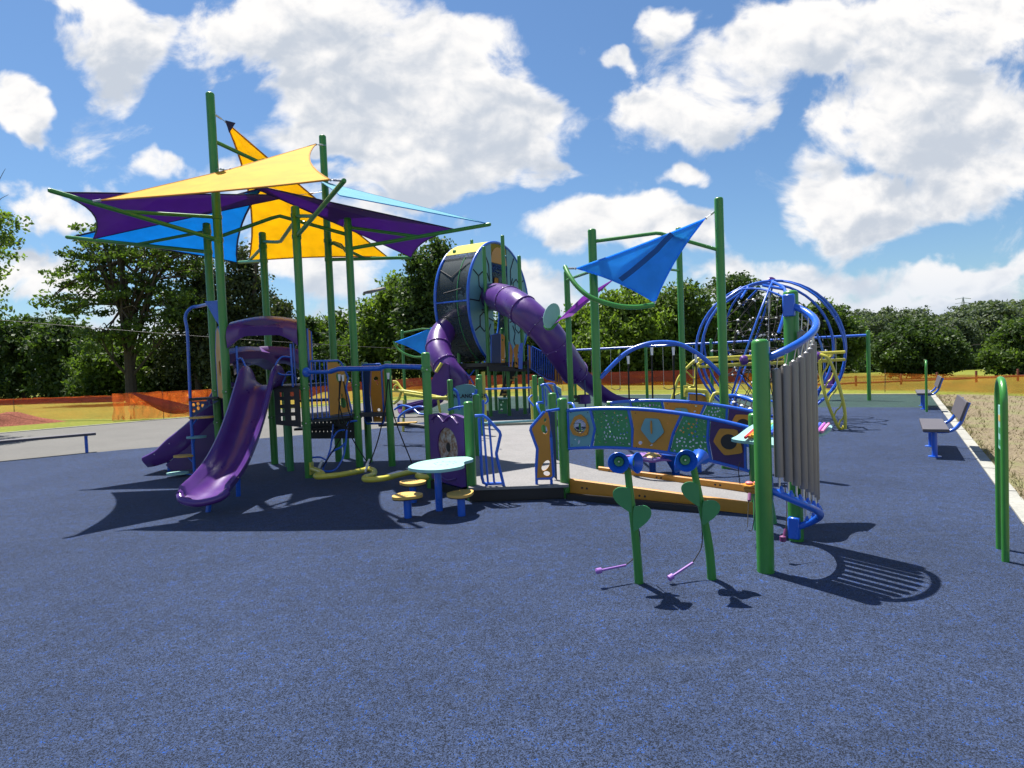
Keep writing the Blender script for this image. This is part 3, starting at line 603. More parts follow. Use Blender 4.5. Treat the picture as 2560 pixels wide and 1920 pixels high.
net(f, 'top_cord', [(p[0], p[1]-.09) for p in FL], c(.98), c(1.03), M['net2'], 3, .03); stakes(f, [(-29, 27.8), (-22.6, 26.8)])
FM = [(-16.9, 25.0), (-15.2, 25.1), (-13.6, 25.6), (-12.2, 26.8)]
f = thing('barrier_netting', (-15, 25, 0), 'bright orange crumpled netting overlapping itself left of the blue step climber', 'barrier netting', 'orange plastic barrier netting round the site')
net(f, 'net', FM, c(.0), c(1.12), M['net2'], 4, .22); net(f, 'net', [(p[0]+.5, p[1]+.3) for p in FM], c(.0), c(1.05), M['net'], 5, .3)
rg = []
for t in np.linspace(0, 1, 18):                                       # the sagging fold running down across it
    p = Vector((-15.9, 24.9, 1.12)).lerp(Vector((-13.6, 25.3, .42)), t); rg.append([(p.x, p.y-.06, p.z+.03), (p.x, p.y-.1, p.z-.05-.25*math.sin(t*PI)), (p.x+.1, p.y, p.z-.12-.45*math.sin(t*PI))])
MB().sheet(rg, .006).build('fold', M['netshade'], f); rg2 = [[(a[0][0]+.15, a[0][1], max(.1, a[0][2]-.3)), (a[0][0]+.3, a[0][1]+.05, max(.05, a[0][2]-.55))] for a in rg]
MB().sheet(rg2, .006).build('fold', M['net2'], f); stakes(f, [(-14.9, 25.2), (-12.7, 26.2)], 1.15)
FR = [(-12.2, 26.8), (-10, 30.5), (-6, 35.5), (0, 36.2), (8.5, 31.0), (11.2, 28.4)]
f = thing('barrier_netting', (0, 36, 0), 'sagging netting with a shaded dark red top band in front of the wood behind the slide tower', 'barrier netting', 'orange plastic barrier netting round the site')
net(f, 'net', FR, c(.02), c(.9), M['net'], 6); net(f, 'top_fold', [(p[0], p[1]-.05) for p in FR], lambda t: .50+.12*math.sin(t*31)+.08*math.sin(t*67), c(1.05), M['netshade'], 7, .08)
stakes(f, [(-9, 32), (-5, 35.8), (-1, 36.2), (3, 35), (6, 33), (9, 30.7)], 1.15)
FE = [(11.2, 28.4), (13.5, 25.8), (15.8, 22.5), (17.2, 19.4), (21, 17.2), (27, 15)]
f = thing('barrier_netting', (15, 24, 0), 'pale orange netting over the grass beyond the farther bench', 'barrier netting', 'orange plastic barrier netting round the site')
net(f, 'net', FE, c(.02), lambda t: .82-.16*min(1, t*2), M['net'], 8); net(f, 'net', [(p[0]+.4, p[1]+.5) for p in FE], c(.02), c(.62), M['net'], 9)
stakes(f, [(12.5, 27.0), (15.0, 23.8)], .9)
f = thing('rail_fence', (20, 31, 0), 'red brown two-rail fence seen through the netting on the right', 'fence')
RP = [D(x, 975, 31+i*.1) for i, x in enumerate((2020, 2140, 2253, 2343, 2441, 2545, 2640))]
RP = [(p.x, p.y) for p in RP]
for p in RP: MB().box((p[0], p[1], -.65+.42), (.085, .085, 1.15)).build('fence_post', M['rail'], f)
for a, b in zip(RP[:-1], RP[1:]):
    for z in (-.02, -.36):
        MB().tube([(a[0], a[1], z), ((a[0]+b[0])/2, (a[1]+b[1])/2, z-.03), (b[0], b[1], z-.01)], .05, 6).build('rail', M['rail'], f)
# power line and pylon
a, b, c2 = D(-60, 795, 26), D(560, 845, 30), D(1010, 872, 36)
tag(MB().tube(cr([D(-700, 740, 24), a, b, c2, D(1250, 880, 40)], 8), .010, 6).build('overhead_cable', M['slat']), 'thin pale cable strung across in front of the left wood', 'cable')
p = D(2408, 770, 290); py = thing('power_pylon', (p.x, p.y, -3), 'faint lattice power pylon far behind the wood on the right', 'pylon')
H = D(2410, 742, 290).z
mb = MB()
for sx, sy in ((-1, -1), (1, -1), (1, 1), (-1, 1)): mb.tube([(p.x+sx*2.6, p.y+sy*2.6, -3), (p.x+sx*.8, p.y+sy*.8, H*.75), (p.x, p.y, H)], .16, 5)
for k in range(7):
    z0 = -3+(H*.75+3)*k/7; z1 = -3+(H*.75+3)*(k+1)/7; w0 = 2.6-1.8*k/7; w1 = 2.6-1.8*(k+1)/7
    mb.tube([(p.x-w0, p.y, z0), (p.x+w1, p.y, z1)], .1, 4); mb.tube([(p.x+w0, p.y, z0), (p.x-w1, p.y, z1)], .1, 4)
M['pylon'] = mat('galvanised_lattice', (.30, .33, .37), .6)
mb.build('tower', M['pylon'], py)
for z in (H-1, H-3.2):
    MB().tube([(p.x-3.8, p.y, z), (p.x, p.y, z+.5), (p.x+3.8, p.y, z)], .18, 5).build('cross_arm', M['pylon'], py)
# ================================================================== EQUIPMENT
gp, bl_, pu = M['green'], M['blue'], M['purple']
def P2(x, y, z=0): p = G(x, y, z); return (p.x, p.y)
def sail(name, matl, corners, parent, sag=(0, 0, 0), pull=.10, n=9, rings=8, hem=None, hemr=.012, subst=None):
    # n-gon cloth with concave edges; corners are 3D points; subst {edge index: own pull}
    C = [Vector(c) for c in corners]; k = len(C); cen = sum(C, Vector())/k + Vector(sag); edge = []
    for i in range(k):
        a, b = C[i], C[(i+1) % k]; pl = pull if not subst or i not in subst else subst[i]
        mid = (a+b)/2; inw = cen-mid; ab = (b-a).normalized(); inw -= ab*inw.dot(ab)
        for j in range(n):
            t = j/n; q = a.lerp(b, t) + inw*(pl*4*t*(1-t)); edge.append(q)
    edge.append(edge[0]); g = []
    for i in range(rings+1):
        t = .0005+.9995*i/rings; g.append([cen.lerp(e, t)+Vector((0, 0, 0)) for e in edge])
    o = MB().sheet(g, .006).build(name, matl, parent, angle=80)
    if hem: MB().tube(edge[:-1], hemr, 6, closed=True).build('hem', hem, o)
    return o
def cable(parent, a, b, name='turnbuckle'):
    a, b = Vector(a), Vector(b); m = a.lerp(b, .5); d = (b-a).normalized()
    MB().tube([a, b], .007, 6).tube([m-d*.05, m+d*.05], .016, 8).lathe(a, [(.0, -.01), (.022, 0), (.022, .012), (0, .02)], 8, d).build(name, M['steel'], parent)
def clamp(P, z, r=.0635, m=None): return MB().lathe((P[0], P[1], z-.035), [(r+.002, 0), (r+.012, .004), (r+.012, .066), (r+.002, .07)], 20)
def panel(parent, P, Q, outer, holes, matl, z0=0., th=.02, name='guard_panel', frame=True, fr_r=.017, off=0., fmat=None, bars=None):
    fr = frame2(P, Q, z0); fr = (fr[0]+fr[1].cross(fr[2])*off, fr[1], fr[2])
    o = MB().plate([outer]+holes, th, fr).build(name, matl, parent, angle=30)
    if frame: MB().tube([onf(fr, s, z) for s, z in outer], fr_r, 8, closed=True).build('frame', fmat or bl_, o)
    return o, fr

# ------------------------------------------------------------------ 1. play tower with the big shade sails
T = thing('play_tower', (-4.0, 10.4, 0), 'hexagonal play tower with tall green posts, yellow and purple shade sails and two purple slides', 'play structure')
pA, pB, pC, pD, pE, pP = (-3.39, 9.67), (-2.78, 10.54), (-3.37, 11.28), (-4.59, 11.26), (-5.29, 10.58), (-4.60, 9.55)
for q, h in ((pA, 4.42), (pB, 4.42), (pC, 6.16), (pD, 4.40), (pE, 4.44), (pP, 6.22)): post(q, h, .066).build('post', gp, T)
for q in ((-3.31, 11.6), (-2.73, 11.04), (-2.19, 10.49)): post(q, 1.87).build('short_post', gp, T)
post((-3.97, 10.41), 1.45, .06).build('deck_leg', M['dkgreen'], T); post((-4.2, 10.9), 1.45, .05).build('deck_leg', M['dkgreen'], T)
pR1 = (-1.22, 8.48); post(pR1, 1.95).build('post', gp, T)
def v(q, z): return Vector((q[0], q[1], z))
for q in (pA, pB, pC, pD, pE, pP, pR1):
    for z_ in ((1.47, .90) if q != pR1 else (1.70,)):
        co_ = MB().lathe((q[0], q[1], z_-.03), [(.067, 0), (.078, .004), (.078, .056), (.067, .06)], 20).build('clamp', gp, T)
        MB().lathe((q[0]+.02, q[1]-.078, z_), [(.012, -.004), (.012, .006), (.006, .010), (0, .011)], 8, (.2, -1, 0)).build('bolt', M['steel'], co_)
# roof beams joining opposite posts
def beam(pts, r=.032, name='roof_beam', m=None, par=None): return MB().tube(cr(pts, 5) if len(pts) > 2 else pts, r, 10).build(name, m or gp, par or T)
MB().tube([v(pE, 4.12), D(680, 545, 10.5), D(700, 540, 10.5), v(pB, 4.12)], .032).build('roof_beam', gp, T)
MB().tube([v(pA, 4.2), D(702, 603, 10.5), D(694, 605, 10.6), v(pD, 4.22)], .030).build('roof_beam', gp, T)
MB().tube([v(pP, 5.47), D(645, 404, 10.3), D(660, 400, 10.4), v(pC, 5.4)], .032).build('roof_beam', gp, T)
MB().tube([v(pC, 4.1), D(836, 606, 11.2), D(852, 612, 10.8), v(pB, 3.75)], .028).build('roof_beam', gp, T)
# sail arms (each with its brace)
def tri_pt(img, sh):
    g = G(*sh); best = None
    for i in range(300):
        z = 2+i*.02; p = g+SUN*(z/SUN.z); w = p-CAM; px_ = (1280+CF*w.dot(_r)/w.dot(_f), 960-CF*w.dot(_u)/w.dot(_f)); e = (px_[0]-img[0])**2+(px_[1]-img[1])**2
        if best is None or e < best[0]: best = (e, p)
    return best[1]
tL = Vector((-6.55, 8.45, 0)); 
tipL = D(125, 476, 8.05); tipR = D(860, 452, 7.85)
def arm(root, zr, zb, tip, jt=.45, r=.034, name='sail_arm', bend=None):
    a = v(root, zr); j = a.lerp(tip, jt) if bend is None else bend
    o = MB().tube([a, tip], r, 10).lathe(tip, [(r, -.02), (r*.8, .02), (0, .03)], 10, tip-a).build(name, gp, T)
    MB().tube([v(root, zb), j], r*.85, 10).build('brace', gp, o); clamp(root, zr).build('clamp', gp, o); clamp(root, zb).build('clamp', gp, o); return o
def _c(m): return m.v, m.f
zr = lambda q, y: Zat(q, y)
arm(pP, zr(pP, 600), zr(pP, 543), tipL, bend=v(pP, zr(pP, 600)).lerp(tipL, .62))
arm(pA, zr(pA, 592), zr(pA, 540), tipR, bend=v(pA, zr(pA, 592)).lerp(tipR, .42))
tipBB = D(1224, 561, 10.35); arm(pB, zr(pB, 622), zr(pB, 568), tipBB, bend=v(pB, zr(pB, 622)).lerp(tipBB, .5))
tipE = D(168, 593, 10.9); arm(pE, zr(pE, 630), zr(pE, 578), tipE, bend=v(pE, zr(pE, 630)).lerp(tipE, .5))
tipC = D(1027, 644, 12.6); arm(pC, zr(pC, 649), zr(pC, 602), tipC, bend=v(pC, zr(pC, 649)).lerp(tipC, .42))
tipD = D(597, 656, 13.0); arm(pD, zr(pD, 652), zr(pD, 616), tipD, bend=v(pD, zr(pD, 655)).lerp(tipD, .6))
# sails
y1 = [D(252, 501, 8.25), D(576, 424, 9.28), D(789, 361, 11.0), tipR+Vector((-.18, 0, .02))]
o = sail('shade_sail', M['s_yellow'], y1, T, sag=(.05, -.25, -.12), pull=.16, subst={0: .0, 1: .0, 2: .16, 3: -.10}, hem=M['hem_y']); tag(o, 'yellow sail slanting across the front')
cable(T, y1[2], v(pC, 5.95)+Vector((.07, -.05, 0))); cable(T, y1[3], tipR); cable(T, y1[1], v(pP, 5.02)); cable(T, y1[0], D(234, 503, 8.2))
y2 = [D(565, 305, 9.75), D(968, 642, 12.45), D(622, 652, 12.85)]
o = sail('shade_sail', M['s_yellow'], y2, T, sag=(0, -.1, .25), pull=.14, subst={0: .05, 1: .04, 2: .22}, hem=M['hem_y'], hemr=.016); tag(o, 'large yellow sail hanging steeply at the back')
cable(T, y2[0], v(pP, Zat(pP, 280))); MB().plate([[(0, 0), (.16, -.05), (.05, -.2)]], .012, (y2[0]+Vector((0, -.02, .02)), (1, 0, 0), (0, 0, 1))).build('corner_patch', M['hem_d'], o)
pl = [tipL+Vector((.05, .03, -.02)), D(740, 488, 10.9), D(233, 597, 10.55)]
o = sail('shade_sail', M['s_purple'], pl, T, sag=(0, 0, .18), pull=.12, subst={0: .0, 1: .02, 2: .20}, hem=M['hem_d']); tag(o, 'purple sail on the left')
cable(T, pl[1], v(pC, Zat(pC, 479)))
pr2 = [D(600, 455, 9.75), D(1140, 574, 10.5), D(1028, 643, 12.4)]
o = sail('shade_sail', M['s_purple'], pr2, T, sag=(.1, 0, .1), pull=.10, subst={0: .03, 1: .14, 2: .03}, hem=M['hem_d']); tag(o, 'purple sail on the right')
bL = [tipE+Vector((.1, 0, 0)), D(655, 470, 10.6), tipD+Vector((-.03, -.02, 0))]
o = sail('shade_sail', M['s_blue'], bL, T, sag=(0, 0, .2), pull=.10, subst={0: .05, 1: .14, 2: .05}, hem=M['hem_d'], hemr=.018); tag(o, 'deep blue sail below the purple one')
bR = [D(798, 452, 11.2), tipBB+Vector((-.05, 0, .02)), D(850, 489, 9.0)]
o = sail('shade_sail', M['s_cyan'], bR, T, sag=(0, 0, -.03), pull=.02, hem=M['s_blue'], hemr=.008); tag(o, 'pale cyan sail seen almost edge on')
# decks
hexp = [pA, pB, pC, pD, pE, pP]; cx, cy = -4.0, 10.48
MB().plate([[(cx+(x-cx)*.97, cy+(y-cy)*.97) for x, y in (pP, pA, (-3.6, 10.6), pC, pD, pE)]], .06, ((0, 0, 1.49), (1, 0, 0), (0, 1, 0))).build('deck', M['black'], T)
low = [(-3.37, 9.72), (-2.80, 10.50), (-2.25, 10.46), (-2.73, 11.0), (-3.31, 11.55), (-3.8, 11.0)]
MB().plate([low], .07, ((0, 0, .93), (1, 0, 0), (0, 1, 0))).build('lower_deck', M['dark'], T)
def holes_grid(x0, x1, z0, z1, nx, nz, r, jit=.0, seed=1, sq=False):
    q = random.Random(seed); out = []
    for i in range(nx):
        for j in range(nz):
            a = x0+(x1-x0)*(i+.5)/nx+q.uniform(-jit, jit); b = z0+(z1-z0)*(j+.5)/nz+q.uniform(-jit, jit)
            out.append([(a-r, b-r), (a+r, b-r), (a+r, b+r), (a-r, b+r)] if sq else ell(a, b, r*q.uniform(.7, 1.2), r*q.uniform(.8, 1.5), 8, q.uniform(0, 3)))
    return out
panel(T, (-3.86, 9.60), (-3.46, 9.62), [(0, 0), (.40, -.06), (.40, .58), (0, .58)], holes_grid(.04, .36, .03, .55, 2, 4, .035, sq=True), M['dark'], .90, name='climbing_wall', frame=False)
panel(T, (-3.8, 10.9), (-2.75, 10.62), [(0, 0), (1.05, 0), (1.05, .42), (0, .42)], holes_grid(.05, 1., .05, .38, 12, 2, .012, sq=True), M['black'], .50, name='riser_panel', frame=False)
MB().box((-3.6, 10.95, .70), (.75, .55, .04)).box((-3.65, 11.1, 1.2), (.6, .4, .04)).build('deck_step', M['black'], T)
# guard panels
def organic(w, h, s=1): return [(0, .0), (w, .0), (w*1.02, h*.18), (w*.86, h*.42), (w*.95, h*.62), (w*.80, h*.84), (w*.56, h), (0, h)]
L = math.hypot(pB[0]-pA[0], pB[1]-pA[1])
# front one: rails, then the amber board
fr = frame2((-3.33, 9.76), (-2.86, 10.44), .95); w = .83
o = MB().plate([[(.36, .03), (.80, .06), (.77, .30), (.70, .48), (.76, .62), (.70, .80), (.56, .93), (.36, .93)], ell(.66, .22, .075, .10, 14, .5), ell(.58, .66, .045, .09, 12, .3), ell(.69, .60, .02, .045, 8), ell(.64, .35, .02, .04, 8), ell(.55, .28, .012, .04, 8)], .02, fr).build('guard_panel', M['orange'], T, angle=30)
b = MB().tube([onf(fr, s, z) for s, z in ((0.02, .0), (.02, .93), (.03, .96), (.60, .96), (.66, .92), (.80, .66), (.74, .48), (.84, .06), (.82, .0))], .017, 8, closed=True)
for s in (.12, .21, .30, .36): b.tube([onf(fr, s, 0), onf(fr, s, .95)], .011, 8)
b.build('frame', bl_, o)
fr = frame2((-2.76, 10.62), (-3.28, 11.5), .95)
outer = [(.04, .02), (.36, .02), (.33, .34), (.38, .52), (.30, .92), (.10, .92), (.04, .6)]
o = MB().plate([outer, ell(.22, .80, .035, .05, 10), ell(.2, .70, .02, .03, 8), ell(.28, .45, .02, .03, 8), ell(.15, .2, .04, .05, 10), ell(.24, .12, .04, .05, 10)], .02, fr).build('guard_panel', M['orange'], T, angle=30); MB().tube([onf(fr, s, z) for s, z in outer], .018, 8, closed=True).build('frame', bl_, o)
fr = frame2((-2.66, 10.93), (-2.22, 10.54), .74)
outer = [(.10, .04), (.34, .04), (.36, .5), (.42, 1.0), (.22, 1.08), (.16, .9), (.10, .62), (.16, .4)]
fr2 = frame2((-2.70, 10.75), (-2.30, 10.62), .78)
outer = [(.19, .0), (.38, .0), (.385, .93), (.17, .93), (.125, .52), (.17, .25)]
o = MB().plate([outer, ell(.27, .78, .05, .045, 12), ell(.30, .70, .018, .03, 8), ell(.26, .13, .03, .04, 10), ell(.30, .22, .035, .03, 10), ell(.33, .10, .02, .03, 8)], .02, fr2).build('guard_panel', M['orange'], T, angle=30)
q = MB().tube([onf(fr2, s, z) for s, z in [(.0, .02), (.04, -.03), (.36, -.03), (.40, .02), (.39, 1.0), (.36, 1.04), (.02, 1.04), (-.02, 1.0)]], .019, 8, closed=True)
q.tube([onf(fr2, .18, 0), onf(fr2, .14, .5), onf(fr2, .19, 1)], .012, 8); q.build('frame', bl_, o)
MB().plate([[(.02, 0), (.15, 0), (.12, .5), (.16, 1.02), (.02, 1.02)]], .015, fr2).build('blue_board', M['navy'], o)
fr = frame2((-2.40, 10.70), (-1.95, 10.35), .78)
o = MB().plate([[(.05, 0), (.13, 0), (.15, .95), (.08, .95)]], .02, fr).build('guard_panel', M['orange'], T)
MB().tube([onf(fr, s, z) for s, z in ((.04, 0), (.16, 0), (.18, .97), (.05, .97))], .012, 8, closed=True).build('frame', bl_, o)
panel(T, (-4.70, 9.70), (-5.2, 10.45), [(.05, 0), (.80, 0), (.8, .8), (.6, 1.15), (.3, 1.2), (.05, .9)], [ell(.4, .5, .1, .14)], M['orange'], 1.35)
panel(T, (-3.36, 9.80), (-3.0, 10.3), [(.02, 0), (.08, 0), (.09, .8), (.02, .85)], [], M['orange'], 1.60)
# ramp board (pale) beside the second panel
MB().plate([[(-2.62, 10.75), (-2.5, 10.8), (-2.38, 11.6), (-2.5, 11.6)]], .04, ((0, 0, .75), (1, 0, 0), (0, 1, .22))).build('ramp_board', M['deckgrey'], T)
# slide hoods
def hood(P, Q, z0, name='slide_hood', depth=.34, s=1.):
    fr = frame2(P, Q, 0); W = (Vector((Q[0], Q[1]))-Vector((P[0], P[1]))).length
    def pf(t, d):                                            # outer and inner arch heights
        top = z0+.39+.08*math.sin(PI*t); bot = z0+.00+.19*min(1, max(0, math.sin(PI*t)*1.35))**.8; return top, bot
    g = []
    for i in range(25):
        t = i/24; tp, bt = pf(t, 0); s = t*W; sw = 1-(abs(2*t-1))**6*.12
        ring = [onf(fr, s, bt, .05), onf(fr, s, bt+(tp-bt)*.5, .10*sw), onf(fr, s, tp-.05, .02), onf(fr, s, tp, -.05), onf(fr, s, tp+.05, -depth*.55), onf(fr, s, tp-.04, -depth), onf(fr, s, bt+.1, -depth*.95), onf(fr, s, bt+.04, -depth*.4)]
        g.append(ring+[ring[0]])
    m = MB()
    nn = len(g[0])
    for r_ in g: m.v += [tuple(p) for p in r_[:-1]]
    k = nn-1
    for i in range(24):
        for j in range(k): m.f.append((i*k+j, i*k+(j+1) % k, (i+1)*k+(j+1) % k, (i+1)*k+j))
    m.f.append(tuple(range(k))); m.f.append(tuple(24*k+j for j in reversed(range(k))))
    o = m.build(name, pu, T, angle=60)
    MB().plate([[(W*.22, z0+.385), (W*.36, z0+.43), (W*.5, z0+.445), (W*.64, z0+.43), (W*.78, z0+.385), (W*.5, z0+.335)]], .012, (fr[0]+fr[1].cross(fr[2])*.075, fr[1], fr[2])).build('recess', M['dkpurple'], o)
    return o
hood((pP[0]+.06, pP[1]), (pA[0]-.06, pA[1]), 2.16)
hood((pD[0]+.02, pD[1]), (pE[0]+.05, pE[1]), 1.72); hood((-4.0, 11.35), (pE[0]+.2, pE[1]+.3), 1.72, depth=.2)
# slide entry loops
for sx in (-1, 1):
    x = -4.0+sx*.44; y = 9.62
    m = MB().tube([(x, y, 1.5), (x, y, 2.2)], .018, 8).tube(cr([(x, y, 1.98), (x-sx*.12, y-.10, 1.99), (x-sx*.2, y-.16, 1.85), (x-sx*.16, y-.12, 1.72), (x, y, 1.70)], 5), .014, 8)
    m.build('entry_rail', bl_, T)
MB().tube([(-3.47, 9.85, 1.5), (-3.47, 9.85, 2.5)], .03, 10).tube([(-3.56, 9.75, 1.5), (-3.56, 9.75, 2.3)], .014, 8).tube(cr([(-3.55, 9.8, 1.62), (-3.66, 9.75, 1.75), (-3.75, 9.72, 1.6), (-3.77, 9.7, 1.5)], 5), .014, 8).build('corner_rail', bl_, T)
# slides
def slide(path, w, wall, name='slide', flare=None, legs=(), lip=.05, notch=False, thick=.03):
    P = cr(path, 7); n = len(P); g_in = []; m = MB(); prev = None
    for i, p in enumerate(P):
        t = i/(n-1); d = (P[min(i+1, n-1)]-P[max(i-1, 0)]).normalized(); side = Vector((d.y, -d.x, 0)).normalized(); up = side.cross(d).normalized()
        if up.z < 0: up = -up
        h = wall(t); ww = w(t)
        prof = [(-ww/2-.035, h-.035), (-ww/2-.035, h), (-ww/2-.005, h+.022), (-ww/2+.03, h), (-ww/2+.055, h*.45), (-ww/2+.12, .035), (-ww*.2, .0), (ww*.2, 0), (ww/2-.12, .035), (ww/2-.055, h*.45), (ww/2-.03, h), (ww/2+.005, h+.022), (ww/2+.035, h), (ww/2+.035, h-.035), (ww/2+.0, h*.35), (ww/2-.09, -.045), (-ww/2+.09, -.045), (-ww/2-.0, h*.35)]
        m.v += [tuple(p+side*a+up*b) for a, b in prof]; k = len(prof)
    for i in range(n-1):
        for j in range(k): m.f.append((i*k+j, (i+1)*k+j, (i+1)*k+(j+1) % k, i*k+(j+1) % k))
    m.f.append(tuple(range(k))); m.f.append(tuple((n-1)*k+j for j in reversed(range(k))))
    o = m.build(name, pu, T, angle=50)
    for q_ in (.25, .45, .65, .82):
        for sg in (-1, 1):
            p = P[int(q_*(n-1))]; MB().lathe(p+Vector((sg*(w(q_)/2+.034), 0, wall(q_)-.03)) if abs((P[-1]-P[0]).x) < .5 else p+Vector((0, sg*(w(q_)/2+.034), wall(q_)-.03)), [(.010, 0), (.008, .006), (0, .008)], 8, (sg, 0, 0) if abs((P[-1]-P[0]).x) < .5 else (0, sg, 0)).build('bolt', M['steel'], o)
    for lg in legs: MB().tube([lg[0], lg[1]], .032, 10).build('leg', bl_, o)
    return o, P
sl1 = [(-4.0, 9.75, 1.53), (-4.0, 9.52, 1.54), (-3.99, 9.25, 1.38), (-3.96, 8.88, 1.02), (-3.93, 8.5, .70), (-3.90, 8.1, .46), (-3.87, 7.7, .315), (-3.85, 7.38, .25), (-3.845, 7.22, .225)]
o, P = slide(sl1, lambda t: .50+.07*max(0, (t-.55)/.45)**1.2, lambda t: .22+.10*math.exp(-((t-.13)/.09)**2)-.12*max(0, .10-t)/.1-.08*max(0, (t-.55)/.45)-.04*(t > .93), legs=[((-3.96, 7.52, -.05), (-3.93, 7.55, .22)), ((-3.98, 8.42, -.05), (-3.95, 8.4, .55))])
tag(o, 'wide purple slide at the front')
# rolled front lip
MB().tube(cr([(-4.14, 7.24, .30), (-4.06, 7.15, .24), (-3.85, 7.10, .205), (-3.63, 7.15, .24), (-3.55, 7.24, .30)], 6), .045, 10).build('front_lip', pu, o)
sl2 = [(-4.95, 10.95, 1.20), (-5.15, 10.95, 1.18), (-5.45, 10.95, .92), (-5.85, 10.93, .58), (-6.25, 10.92, .30), (-6.5, 10.9, .19), (-6.68, 10.9, .16)]
o, P = slide(sl2, lambda t: .56, lambda t: .26+.12*math.exp(-((t-.12)/.12)**2)-.12*max(0, (t-.6)/.4), legs=[((-6.4, 10.9, -.05), (-6.4, 10.9, .18))]); tag(o, 'short purple slide on the left'); o['label'] = 'short purple slide on the left'
MB().plate([[(-5.0, 1.2), (-5.3, 1.02), (-5.9, .45), (-6.3, .16), (-6.2, .05), (-5.0, .10)]], .03, ((0, 10.64, 0), (1, 0, 0), (0, 0, 1))).build('side_skirt', M['dkpurple'], o)
# step climber with pods
pole = [v(pE, 2.93)+Vector((.0, -.15, 0))] ; b0 = G(487, 1190)
pz = Zat(b0, 768)
o = MB().tube(cr([(pP[0], pP[1]+.0, pz), (b0.x+.32, b0.y-.1, pz), (b0.x+.12, b0.y-.02, pz-.02), (b0.x+.0, b0.y, pz-.17), (b0.x+.02, b0.y, pz-.5), (b0.x, b0.y, 1.2), (b0.x, b0.y, -.05)], 6), .026, 12).build('climber_pole', bl_, T)
MB().plate([[(0, 0), (-.22, 0), (-.06, -.32), (-.01, -.4)]], .02, ((pP[0]-.05, pP[1], pz-.0), (1, 0, 0), (0, 0, 1))).build('gusset', bl_, o)
def pod(c, a, b_, rot, matl, n=26, bulge=0.):
    return MB().plate([[(x*(1+bulge*math.cos(2*math.atan2(y, x))), y) for x, y in ell(0, 0, a, b_, n, rot)]], .03, (c, (1, 0, 0), (0, 1, 0)))
for (ix, iy, dx, a, mm_, z) in ((445, 1194, -.18, .17, 'mint', .06), (463, 1145, -.14, .16, 'seat', .36), (497, 1096, .07, .15, 'teal', .68), (512, 1046, .22, .19, 'seat', 1.02)):
    c_ = Vector((b0.x+(ix-487)/CF*b0.y, b0.y, z)); s_ = pod(c_, a, .13, 0, M[mm_], bulge=.12).build('step', M[mm_], T)
    MB().tube([(b0.x, b0.y, max(z-.14, .02)), (c_.x*.6+b0.x*.4, c_.y, z-.02)], .014, 8).build('bracket', bl_, s_)
p_ = MB().plate([[(0, 0), (.50, .02), (.50, .05), (0, .05)]], .30, ((b0.x, b0.y+.1, 1.31), (1, 0, 0), (0, 0, 1))).build('top_step', M['black'], T)
fr = ((b0.x, b0.y, 1.02), (1, 0, 0), (0, 0, 1)); MB().plate([[(0, 0), (.5, .28), (0, .28)]]+[ell(x, z, .03, .035, 8) for x, z in ((.05, .12), (.05, .22), (.13, .16), (.13, .24), (.21, .2), (.29, .235), (.37, .25))], .015, fr).build('bracket', M['navy'], p_)
# overhead bar, serpentine wobble beam and ropes
ohb = [v(pA, 1.73), D(835, 929, 9.5), D(950, 922, 9.05), v(pR1, 1.72)]
o = MB().tube([v(pA, 1.73)+Vector((.06, -.03, 0)), D(828, 929.5, 9.5)], .030, 12).tube([D(826, 929, 9.5), D(848, 922, 9.4), D(940, 921, 9.05), D(955, 920, 9.0)], .040, 12).tube([D(950, 920, 9.0), D(965, 915, 8.95), v(pR1, 1.72)+Vector((-.05, 0, .02))], .036, 12).lathe(v(pA, 1.73)+Vector((.05, -.05, 0)), [(.06, 0), (.08, .01), (.08, .03), (.03, .06)], 12, v(pR1, 1.7)-v(pA, 1.7)).build('overhead_bar', bl_, T)
def wb(x, y, z=.16): return G(x, y, z)
wpts = [wb(780, 1172), wb(800, 1180), wb(806, 1186), wb(790, 1189), wb(800, 1192), wb(850, 1187), wb(900, 1178), wb(920, 1173), wb(935, 1177), wb(933, 1187), wb(912, 1194), wb(918, 1199), wb(960, 1196), wb(1010, 1184), wb(1040, 1179), wb(1054, 1183), wb(1044, 1189), wb(1056, 1193), wb(1074, 1192)]
m = MB().tube(cr(wpts, 4), .043, 12)
m.box(v(pA, .16)+Vector((.06, -.04, 0)), (.03, .13, .2)); o = m.build('balance_beam', M['yellow'], T)
for pts in ([(853, 941), (850, 1020), (880, 1095), (921, 1160)], [(857, 941), (870, 1020), (872, 1060), (806, 1168)], [(970, 946), (962, 1020), (945, 1100), (923, 1162)], [(972, 946), (985, 1040), (1030, 1158)], [(849, 942), (848, 1010), (848, 1060), (868, 1060)]):
    dd = 9.4 if pts[0][0] < 900 else 9.05
    d2 = wb(*pts[-1]).y if pts[-1][1] > 1100 else 9.4
    MB().tube(cr([D(x, y, dd+(d2-dd)*(i/(len(pts)-1))) for i, (x, y) in enumerate(pts)], 4), .010, 6).build('rope', M['rope'], T)
for (x, y, d_) in ((848, 944, 9.4), (857, 945, 9.4), (970, 940, 9.05)):
    MB().tube([D(x, y-8, d_), D(x+1, y+8, d_)], .024, 8, taper=.014).build('rope_ferrule', M['white'], T)
for (x, y) in ((802, 1166), (917, 1176), (920, 1163)): p = wb(x, y); MB().tube([p+Vector((-.03, 0, -.02)), p+Vector((.03, 0, .10))], .022, 8, taper=.016).build('rope_ferrule', M['white'], T)
